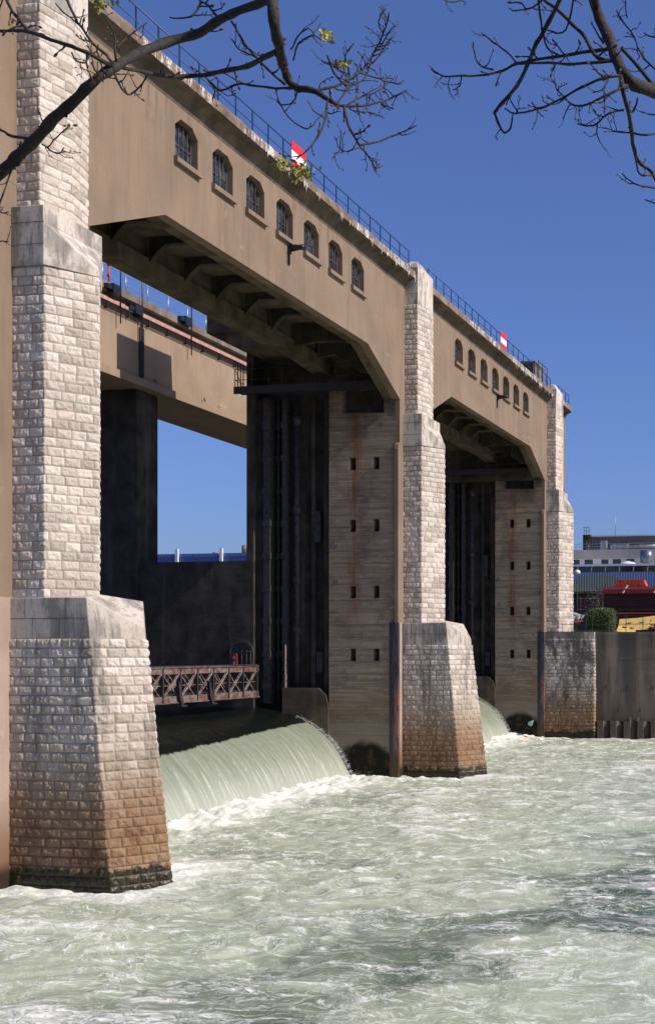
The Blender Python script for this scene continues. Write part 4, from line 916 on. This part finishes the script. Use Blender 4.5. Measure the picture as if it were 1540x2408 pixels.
T = thing('yard_debris', 'tangle of dark red offcuts at the right edge behind the fence', 'offcuts', (9.2, 93, 8.8))
rs = random.Random(12); mb = MB()
for _ in range(26): mb.bar((rs.uniform(8.3, 11), rs.uniform(92.3, 93.3), rs.uniform(8.8, 9.3)), (rs.uniform(8.3, 11), rs.uniform(92.3, 93.3), rs.uniform(8.9, 9.6)), .06)
build('offcut', mb, mr, T, kind='stuff')

# ------------------------------------------------------------ office building on the far bank
T = thing('office_building', 'grey office building with ribbon windows, rooftop box and blue corrugated arcade behind the yard', 'building', (10, 165, 8.7))
mg = plain('office_concrete', (0.36, 0.33, 0.31), .85, 0, .12, .6); mpan = plain('pale_panel', (0.60, 0.58, 0.60), .6, 0, .08)
build('parapet', MB().box(-22, 45, 165, 190, 21.3, 22.6), mg, T)
build('facade', MB().box(-22, 45, 165.4, 190, 8.7, 21.3), mpan, T)
x = -18.6
mgl = NT('office_glass').P(col=(0.03, 0.035, 0.04), rough=.08, spec=.8)
while x < 8:
    for dx, wd in ((0, 1.35), (1.75, 1.55), (3.8, 1.55)):
        f = build('window', MB().holed([(x + dx, 20.1), (x + dx + wd, 20.1), (x + dx + wd, 21.25), (x + dx, 21.25)], [[(x + dx + .1, 20.16), (x + dx + wd - .1, 20.16), (x + dx + wd - .1, 21.17), (x + dx + .1, 21.17)]], 'y', 165.25, 165.39), 'white', T)
        build('pane', MB().box(x + dx + .06, x + dx + wd - .06, 165.3, 165.36, 20.12, 21.2), mgl, f)
    x += 6.4
build('lower_roof', MB().box(-22, 45, 160.5, 165.2, 19.75, 20.05), 'white', T)
mb = MB(); mb.box(-22, 45, 161.0, 165, 18.9, 19.74); build('clerestory', mb, mgl, T)
mb = MB()
for x in np.arange(-21, 30, 2.1): mb.bar((x, 160.9, 18.95), (x + .1, 160.9, 19.75), .12)
build('clerestory_post', mb, 'white', T)
n = NT('blue_corrugated_panel'); xx, yy, zz = n.sep(); rib = n.math('FRACT', n.math('MULTIPLY', xx, 2.6))
mblue = n.P(col=n.mix(n.rng(rib, .2, .3), (.50, .56, .62), (.20, .25, .42)), rough=.5, nrm=n.bump(n.math('ABSOLUTE', n.math('SUBTRACT', rib, .5)), .7, .05))
n = NT('pale_green_corrugated_panel'); xx, yy, zz = n.sep(); rib = n.math('FRACT', n.math('MULTIPLY', xx, 2.6))
mgreen = n.P(col=n.mix(n.rng(rib, .2, .3), (.60, .62, .45), (.20, .23, .13)), rough=.5)
build('corrugated_wall', MB().box(-22, 45, 160.8, 165.3, 16.5, 18.88), mblue, T)
for xc in (-11.7, 1.0, 13.7):
    build('painted_arch', MB().ext([(xc + 5.0 * math.cos(t), 15.8 + 2.75 * math.sin(t)) for t in [j / 14 * math.pi for j in range(15)]], 'y', 160.70, 160.79), mgreen, T)
build('ground_floor', MB().box(-22, 45, 161.2, 165.3, 8.7, 16.5), plain('dark_bay', (0.03, 0.033, 0.04), .6), T)
mb = MB().box(-22, 0, 160.0, 160.6, 15.9, 16.05)
for x in np.arange(-20, 0, 3.3): mb.box(x, x + .2, 160.1, 160.5, 8.7, 15.9)
build('canopy', mb, 'steel_dark', T)
build('roof_box', MB().box(-15.2, -.3, 168, 176, 22.6, 25.0), plain('brown_roof_concrete', (.17, .14, .12), .9), T)
build('roof_box', MB().box(-15.3, -.2, 167.9, 168.0, 24.85, 25.05), mpan, T)
build('plant_unit', MB().box(-11, -8.2, 166.6, 167.4, 22.9, 23.5).tube([(-8, 167, 23.2), (-3.5, 167, 23.2)], .22, 8).box(-12.5, -11.6, 166.5, 167.5, 22.6, 24.1), 'galv', T)
mb = MB()
for x in np.arange(-20, 5, 2): mb.tube([(x, 165.2, 22.6), (x, 165.2, 23.55)], .035, 4)
for z in (23.1, 23.5): mb.tube([(-20, 165.2, z), (8, 165.2, z)], .03, 4)
build('roof_railing', mb, 'galv', T)
mb = MB().box(-15.4, -14.2, 167, 168, 24.9, 25.1)
for x in (-15.2, -14.8, -14.4): mb.tube([(x, 167.1, 25.1), (x, 167.1, 26.3)], .035, 4)
for z in (25.7, 26.25): mb.tube([(-15.2, 167.1, z), (-14.4, 167.1, z)], .035, 4)
mb.box(-15.4, -14.9, 167.2, 168, 22.6, 24.9); build('ladder_cage', mb, 'steel_dark', T)
build('antenna', MB().tube([(-10.9, 170, 25), (-10.9, 170, 28.5)], [.06, .03], 5).tube([(-8.3, 170, 25), (-8.3, 170, 25.8)], .03, 5), 'galv', T)
build('roof_tank', MB().tube([(-4.7, 163, 20.35), (-4.7, 163, 22.15)], .95, 20), plain('tank_grey', (.15, .17, .21), .4, .5), T)
mb = MB(); mb.smooth = True
mb.tube([(-7.3, 163, 20.05), (-7.3, 163, 20.2), (-7.3, 163, 20.45), (-7.3, 163, 20.62), (-7.3, 163, 20.68)], [1.5, 1.45, 1.0, .45, .05], 16); build('skylight_dome', mb, 'white', T)
T = thing('globe_lamp', 'small white globe lamp just right of the farthest buttress', 'lamp', (1.5, 112, 8.7))
build('lamp_pole', MB().tube([(-2.55, 112, 8.7), (-2.55, 112, 15.1)], .035, 6), 'steel_dark', T)
build('globe', MB().tube([(-2.55, 112, 15.1), (-2.55, 112, 15.2), (-2.55, 112, 15.38), (-2.55, 112, 15.55), (-2.55, 112, 15.62)], [.08, .25, .33, .24, .05], 14), 'white', T)

# ------------------------------------------------------------ blue shed upstream
T = thing('blue_shed', 'long blue corrugated industrial shed seen over the low dark wall through the near opening', 'building', (-70, 150, 8.7))
n = NT('deep_blue_cladding'); xx, yy, zz = n.sep(); rib = n.math('FRACT', n.math('MULTIPLY', xx, 1.7))
mb_ = n.P(col=n.mix(n.rng(rib, .15, .25), (.05, .08, .26), (.085, .13, .40)), rough=.5)
build('clad_wall', MB().box(-140, -48, 150, 190, 8.7, 21.1), mb_, T)
build('roof_edge', MB().box(-140, -48, 149.9, 190, 21.1, 21.6), plain('blue_grey_eave', (.11, .17, .38), .5), T)
for x in (-72.4, -65.3): build('downpipe', MB().box(x - .22, x + .22, 149.6, 149.88, 8.7, 22.3), 'white', T)
mrst = rusty('rusty_vent', (.20, .07, .04), (.30, .20, .14), .5, 0)
build('roof_vent', MB().tube([(-65.0, 156, 21.6), (-65.0, 156, 23.3)], .62, 10).tube([(-64.0, 156, 21.6), (-64.0, 156, 23.3)], .55, 10), mrst, T)
build('roof_vent', MB().tube([(-70, 156, 21.6), (-70, 156, 22.3)], .45, 10).tube([(-69, 156, 21.6), (-69, 156, 22.3)], .35, 10), mrst, T)

# ------------------------------------------------------------ trees hanging into the picture
def at(u, v, dep):
    a, b = (u - PU) / FPX, (PV - v) / FPX
    f = Vector((-math.sin(TH), math.cos(TH), 0)); r = Vector((math.cos(TH), math.sin(TH), 0))
    return CAM + (f + r * a + Vector((0, 0, b))) * dep
nb = NT('grey_brown_bark'); fb = nb.noise(30, 5, .7)
M['bark'] = nb.P(col=nb.mix(nb.rng(fb, .35, .65), (0.012, 0.010, 0.008), (0.040, 0.032, 0.024)), rough=.85, nrm=nb.bump(fb, .8, .006))
M['bud'] = plain('sticky_bud', (0.10, 0.045, 0.025), .4)
M['leaf'] = leafmat('young_leaf', (0.16, 0.17, 0.02), (0.38, 0.36, 0.05))
def tree(name, label, limbs, leaves, dep, seed, trunk):
    rs = random.Random(seed); br = MB(); bd = MB(); lf = MB()
    T = thing(name, label, 'tree', (trunk[0].x, trunk[0].y, trunk[0].z), 'bare trees hanging into the picture')
    def dz(u, v): return dep + .35 * math.sin(u * .011 + seed) + .25 * math.cos(v * .017 + u * .004)
    def bud(p, d, s):
        q = d.normalized(); bd.tube([p - q * s * .3, p + q * s * .6, p + q * s * 1.5, p + q * s * 2.3], [s * .3, s * .62, s * .5, s * .06], 6)
    def smooth(pts):
        out = [];  n = len(pts)
        for i in range(n - 1):
            p0, p1, p2, p3 = pts[max(i - 1, 0)], pts[i], pts[i + 1], pts[min(i + 2, n - 1)]
            for t in (0, .34, .67):
                out.append(tuple(.5 * ((2 * p1[k]) + (-p0[k] + p2[k]) * t + (2 * p0[k] - 5 * p1[k] + 4 * p2[k] - p3[k]) * t * t + (-p0[k] + 3 * p1[k] - 3 * p2[k] + p3[k]) * t ** 3) for k in range(len(p1))))
        out.append(pts[-1]); return out
    def twig(P, d, ln, r):
        pts = [P]; dd = d.normalized()
        n = 5
        for i in range(n):
            dd = (dd + Vector((rs.gauss(0, .22), rs.gauss(0, .22), rs.gauss(.06, .22)))).normalized(); pts.append(pts[-1] + dd * ln / n)
        br.tube(pts, [r * (1 - .55 * i / n) * (1.25 if i % 2 else 1) for i in range(n + 1)], 6); bud(pts[-1], dd, r * 2.3)
        if ln > .07:
            for i in (2, 3, 4):
                if rs.random() < .55:
                    e = Vector([rs.gauss(0, 1) for _ in range(3)]).normalized(); q = (dd + e * .9).normalized(); br.tube([pts[i], pts[i] + q * ln * .14], [r * .6, r * .5], 5); bud(pts[i] + q * ln * .14, q, r * 1.5)
    for pts, r0, r1, dens, tip in limbs:
        P = []; pp = smooth([(u, v, 0) for u, v in pts]); n = len(pp); W = []; RR = []
        for i, (u, v, _) in enumerate(pp):
            f = i / (n - 1); r = (r0 + (r1 - r0) * f) * (1 + .10 * math.sin(i * 2.1 + seed) + rs.uniform(-.05, .07))
            d_ = dz(u, v); w_ = at(u + rs.uniform(-1, 1), v + rs.uniform(-1, 1), d_); W.append(w_); RR.append(r * .64 * d_ / FPX)
        br.tube(W, RR, 9)
        if tip: bud(W[-1], W[-1] - W[-2], RR[-1] * 1.6)
        for i in range(1, n - 1):
            if rs.random() < dens * 1.25:
                ax_ = (W[i + 1] - W[i - 1]).normalized(); e = Vector((rs.gauss(0, 1), rs.gauss(0, .5), rs.gauss(0, 1))).normalized()
                d = (ax_ * .6 + e).normalized(); twig(W[i], d, rs.uniform(.04, .14), min(RR[i] * .62, .0052))
            elif rs.random() < .35:
                e = Vector((rs.gauss(0, 1), rs.gauss(0, .5), rs.gauss(0, 1))).normalized(); br.tube([W[i], W[i] + e * RR[i] * 1.5], [RR[i] * .45, RR[i] * .25], 5)
    for (u, v, s_, n) in leaves:
        for _ in range(n):
            c = at(u + rs.gauss(0, s_), v + rs.gauss(0, s_ * .7), dz(u, v) + rs.uniform(-.1, .1)); s = rs.uniform(.010, .024)
            a = Vector([rs.gauss(0, 1) for _ in range(3)]).normalized(); b = a.cross(Vector([rs.gauss(0, 1) for _ in range(3)])).normalized()
            lf.add([c - a * s, c - a * s * .2 + b * s * .5, c + a * s, c - a * s * .2 - b * s * .5], [(0, 1, 2, 3)])
    build('branches', br, 'bark', T, fix=False); build('buds', bd, 'bud', T, fix=False, kind='stuff')
    if lf.v: build('young_leaves', lf, 'leaf', T, fix=False, kind='stuff')
    mb = MB(); n = len(trunk); mb.tube(trunk, [.20 - .14 * i / (n - 1) for i in range(n)], 14); build('trunk', mb, 'bark', T)
DL = 6.6
tl = [at(-900, 1533, DL)]; tl[0].z = 5.55; tl[0].y = 3.9
tl = [Vector((tl[0].x, 3.9, 5.55)), Vector((tl[0].x + .1, 4.0, 7.5)), at(-820, 900, DL - .9), at(-720, 300, DL - .6), at(-560, -500, DL), at(-500, -1200, DL)]
limbsL = [
 ([(-820, 900), (-500, 740), (-200, 560), (0, 405), (40, 368), (85, 325), (125, 278), (172, 240), (215, 195), (275, 152), (340, 118), (410, 92), (470, 75), (515, 46), (560, 24), (625, 0), (700, -60), (800, -160)], 22, 13, .06, 0),
 ([(-500, -500), (-100, -420), (300, -300), (560, -160), (636, -50), (640, 0), (645, 50), (656, 105), (666, 150), (680, 190), (700, 206), (735, 211), (762, 226), (790, 245)], 30, 8, .10, 0),
 ([(-60, 285), (0, 303), (30, 320), (85, 325)], 4, 6, .12, 0),
 ([(-60, 68), (0, 72), (40, 70), (80, 77), (120, 92), (170, 108), (220, 130), (270, 158)], 5, 8, .2, 0),
 ([(8, -20), (22, 12), (45, 45), (68, 74)], 5, 6, .2, 0),
 ([(652, 118), (620, 135), (580, 155), (530, 165), (480, 175), (420, 179), (375, 175), (330, 166), (280, 156)], 10, 6, .25, 0),
 ([(148, -20), (165, 15), (183, 52), (197, 67), (216, 100), (250, 128), (270, 158)], 4.5, 5, .3, 0),
 ([(130, 8), (150, 28), (185, 55)], 2.6, 3, .3, 1),
 ([(168, 122), (180, 142), (200, 145), (216, 122), (222, 130)], 3, 3.5, .3, 0),
 ([(215, 145), (228, 170), (243, 190)], 3.5, 2.6, .4, 1),
 ([(268, 165), (280, 196), (300, 220), (320, 212), (334, 196), (345, 176)], 4, 3, .5, 0),
 ([(276, 152), (270, 120), (272, 90), (260, 58), (243, 32)], 4, 2.6, .4, 1),
 ([(274, 112), (300, 86), (320, 70), (345, 52)], 3, 2.4, .4, 1),
 ([(100, 338), (120, 352), (140, 360), (148, 350)], 3, 2.4, .5, 1), ([(112, 345), (135, 320), (160, 297)], 2.6, 2.2, .5, 1),
 ([(50, 332), (35, 372), (20, 420), (2, 472), (-10, 500)], 3.4, 2.4, .4, 0), ([(-20, 480), (5, 500), (18, 498)], 2.4, 2, .4, 1), ([(-20, 570), (5, 566), (18, 568)], 2.4, 2, .2, 1),
 ([(480, 176), (500, 195), (520, 212), (560, 197), (600, 200), (650, 206), (690, 206)], 3, 5, .35, 0),
 ([(545, 48), (575, 100), (600, 130), (640, 170), (670, 196)], 4, 5, .4, 0),
 ([(470, 0), (490, 12), (515, 44)], 3, 5, .4, 0), ([(400, 40), (430, 40), (455, 34), (472, 4)], 2.5, 4.5, .4, 0),
 ([(600, 132), (560, 112), (545, 90)], 3, 2.4, .5, 1), ([(500, 196), (505, 215), (500, 232)], 2.5, 2, .5, 1),
 ([(690, 140), (702, 100), (735, 82), (755, 92)], 3, 2.6, .3, 1), ([(685, 115), (700, 85), (725, 65), (740, 82)], 3, 2.2, .3, 1),
 ([(770, 232), (765, 280), (745, 325), (720, 355), (700, 370)], 4.5, 2.5, .45, 1),
 ([(655, 235), (680, 275), (720, 303), (732, 290)], 2.6, 2.6, .5, 1), ([(700, 206), (690, 240), (660, 245)], 3, 2.2, .5, 1),
 ([(785, 243), (805, 247), (840, 248), (870, 245), (905, 235), (935, 222), (957, 212)], 5.5, 2.6, .45, 1),
 ([(808, 246), (815, 280), (830, 315), (845, 340)], 6, 4.5, .4, 0), ([(845, 340), (880, 335), (920, 320), (945, 310), (976, 296)], 4, 2.4, .5, 1),
 ([(845, 342), (865, 365), (878, 385), (885, 402)], 3.6, 2.4, .5, 1), ([(845, 345), (820, 354), (800, 350), (788, 322)], 3, 2.2, .5, 1), ([(800, 350), (782, 372)], 2.4, 2, .3, 1),
 ([(740, 212), (775, 205), (805, 195), (830, 180), (850, 166), (862, 150), (880, 120), (900, 80), (914, 32)], 5, 2.4, .5, 1),
 ([(880, 122), (900, 100), (918, 68), (932, 60)], 2.6, 2, .5, 1), ([(862, 160), (890, 132), (908, 102), (920, 88)], 3, 2, .5, 1), ([(902, 82), (890, 50), (905, 20)], 2.4, 2, .5, 1),
 ([(845, 170), (880, 180), (915, 192), (943, 196)], 3, 2.2, .5, 1), ([(815, 246), (850, 225), (880, 216), (910, 196), (928, 182)], 3.4, 2.2, .5, 1),
 ([(770, 130), (785, 170), (812, 200)], 3, 3.4, .5, 0), ([(790, 245), (818, 200), (820, 160), (812, 130), (830, 102)], 3.6, 2.4, .5, 1), ([(840, 245), (845, 262), (870, 262), (900, 275)], 3, 2, .5, 1), ([(812, 200), (850, 190), (868, 160), (875, 125)], 3, 2.2, .5, 1), ([(830, 185), (800, 165), (775, 150), (755, 140)], 3, 2, .5, 1),
]
tree('chestnut_tree', 'bare budding tree whose limbs cross the upper left of the picture', limbsL, [(708, 402, 15, 100), (665, 385, 11, 45), (765, 80, 9, 50), (812, 150, 8, 40), (240, 8, 12, 60), (30, 55, 6, 6), (160, 295, 5, 5)], DL, 3, tl)
DR = 6.9
tr = [Vector((27.9, 3.9, 5.55)), Vector((27.95, 4.0, 7.5)), at(2050, 800, DR - .8), at(1960, 400, DR - .5), at(1900, -300, DR - .3), at(1850, -1000, DR)]
limbsR = [
 ([(1960, 430), (1800, 330), (1660, 262), (1580, 232), (1540, 213), (1492, 196), (1466, 170), (1447, 130), (1431, 85), (1410, 40), (1395, -10), (1385, -120), (1370, -260)], 26, 18, .03, 0),
 ([(1380, -180), (1345, -60), (1320, -10), (1290, 50), (1262, 100), (1240, 150), (1215, 200), (1180, 241), (1163, 263)], 9, 6, .06, 0),
 ([(1163, 263), (1172, 290), (1187, 311), (1200, 300), (1204, 275)], 5, 3, .2, 1), ([(1190, 245), (1200, 222)], 2.5, 2, .2, 1),
 ([(1380, -140), (1300, -40), (1278, -5), (1310, 20), (1345, 55), (1375, 85), (1392, 118), (1412, 138), (1450, 142)], 5, 8, .15, 0),
 ([(1445, 110), (1400, 118), (1350, 125), (1300, 133), (1250, 141), (1210, 150), (1180, 165), (1140, 175), (1090, 177), (1045, 178), (1018, 165)], 7, 2.6, .2, 1),
 ([(1445, 142), (1400, 145), (1340, 149), (1290, 146), (1240, 147), (1212, 151)], 6, 3.5, .2, 0),
 ([(1218, 148), (1190, 120), (1160, 98), (1135, 78)], 4, 2.6, .3, 1), ([(1160, 163), (1126, 150), (1116, 122), (1112, 103)], 3.6, 2.6, .3, 1), ([(1085, 178), (1080, 200), (1068, 210)], 2.8, 2.4, .2, 1), ([(1040, 178), (1028, 192), (1022, 205)], 2.2, 1.4, .2, 0),
 ([(1455, 176), (1420, 182), (1370, 202), (1320, 231), (1280, 250), (1235, 262), (1205, 265), (1190, 256)], 5.5, 2.6, .35, 1), ([(1218, 262), (1203, 240), (1198, 228)], 2.6, 2.2, .3, 1), ([(1250, 240), (1265, 260), (1275, 272)], 2.4, 2, .3, 1),
 ([(1475, 200), (1440, 216), (1400, 235), (1370, 248), (1345, 244), (1325, 225), (1310, 210), (1304, 186)], 5, 2.4, .4, 1), ([(1340, 244), (1330, 262), (1325, 275)], 2.6, 2, .3, 1),
 ([(1457, 150), (1462, 200), (1475, 250), (1483, 300), (1491, 350), (1506, 385), (1530, 402), (1550, 440), (1570, 480)], 9, 5, .2, 0), ([(1489, 345), (1500, 400), (1512, 412), (1540, 410)], 4, 3, .3, 0),
 ([(1466, 258), (1430, 266), (1402, 290), (1380, 296), (1362, 291)], 4, 2.6, .3, 1), ([(1404, 290), (1403, 312), (1408, 328)], 2.8, 2.2, .2, 1),
 ([(1482, 311), (1450, 308), (1422, 300)], 3, 2.2, .3, 1), ([(1486, 311), (1520, 316), (1560, 308)], 4.5, 3, .2, 0),
 ([(1462, 112), (1500, 155), (1545, 205), (1600, 240)], 7, 7, .15, 0), ([(1500, 230), (1488, 262), (1478, 252)], 4, 4, .2, 0),
 ([(1560, 180), (1515, 136), (1500, 110), (1490, 82), (1467, 52), (1452, 28)], 4, 2.4, .4, 1), ([(1492, 85), (1470, 84)], 2.2, 2, .2, 1),
 ([(1262, -30), (1270, 35), (1275, 72), (1286, 110), (1312, 128)], 4, 3.4, .3, 0), ([(1350, -20), (1340, 42), (1322, 76), (1290, 70)], 4, 2.6, .3, 1),
 ([(1275, 0), (1240, 20), (1225, 5), (1195, 5)], 3.6, 2.4, .4, 1), ([(1240, 20), (1210, 24), (1200, 20)], 2.6, 2, .3, 1), ([(1035, -8), (1060, 4), (1090, 0), (1092, 10)], 2.4, 1.8, .2, 0),
 ([(1418, 100), (1405, 80), (1392, 52)], 3.4, 2.4, .5, 1), ([(1300, 92), (1330, 130), (1345, 125)], 3, 2.4, .4, 0),
 ([(1560, 445), (1520, 438), (1490, 430), (1466, 411)], 3.4, 2.4, .3, 1), ([(1560, 485), (1520, 470)], 2.6, 2.4, .2, 1), ([(1560, 270), (1530, 268), (1510, 262)], 3, 2.2, .3, 1), ([(1560, 90), (1530, 85), (1516, 77)], 3, 2.2, .3, 1), ([(1475, 40), (1470, 15), (1472, -10)], 2.2, 2, .2, 0), ([(1440, 170), (1415, 210), (1398, 215)], 3, 2.2, .5, 1),
]
tree('bare_tree', 'bare budding tree with a thick mossy limb entering from the upper right', limbsR, [], DR, 8, tr)
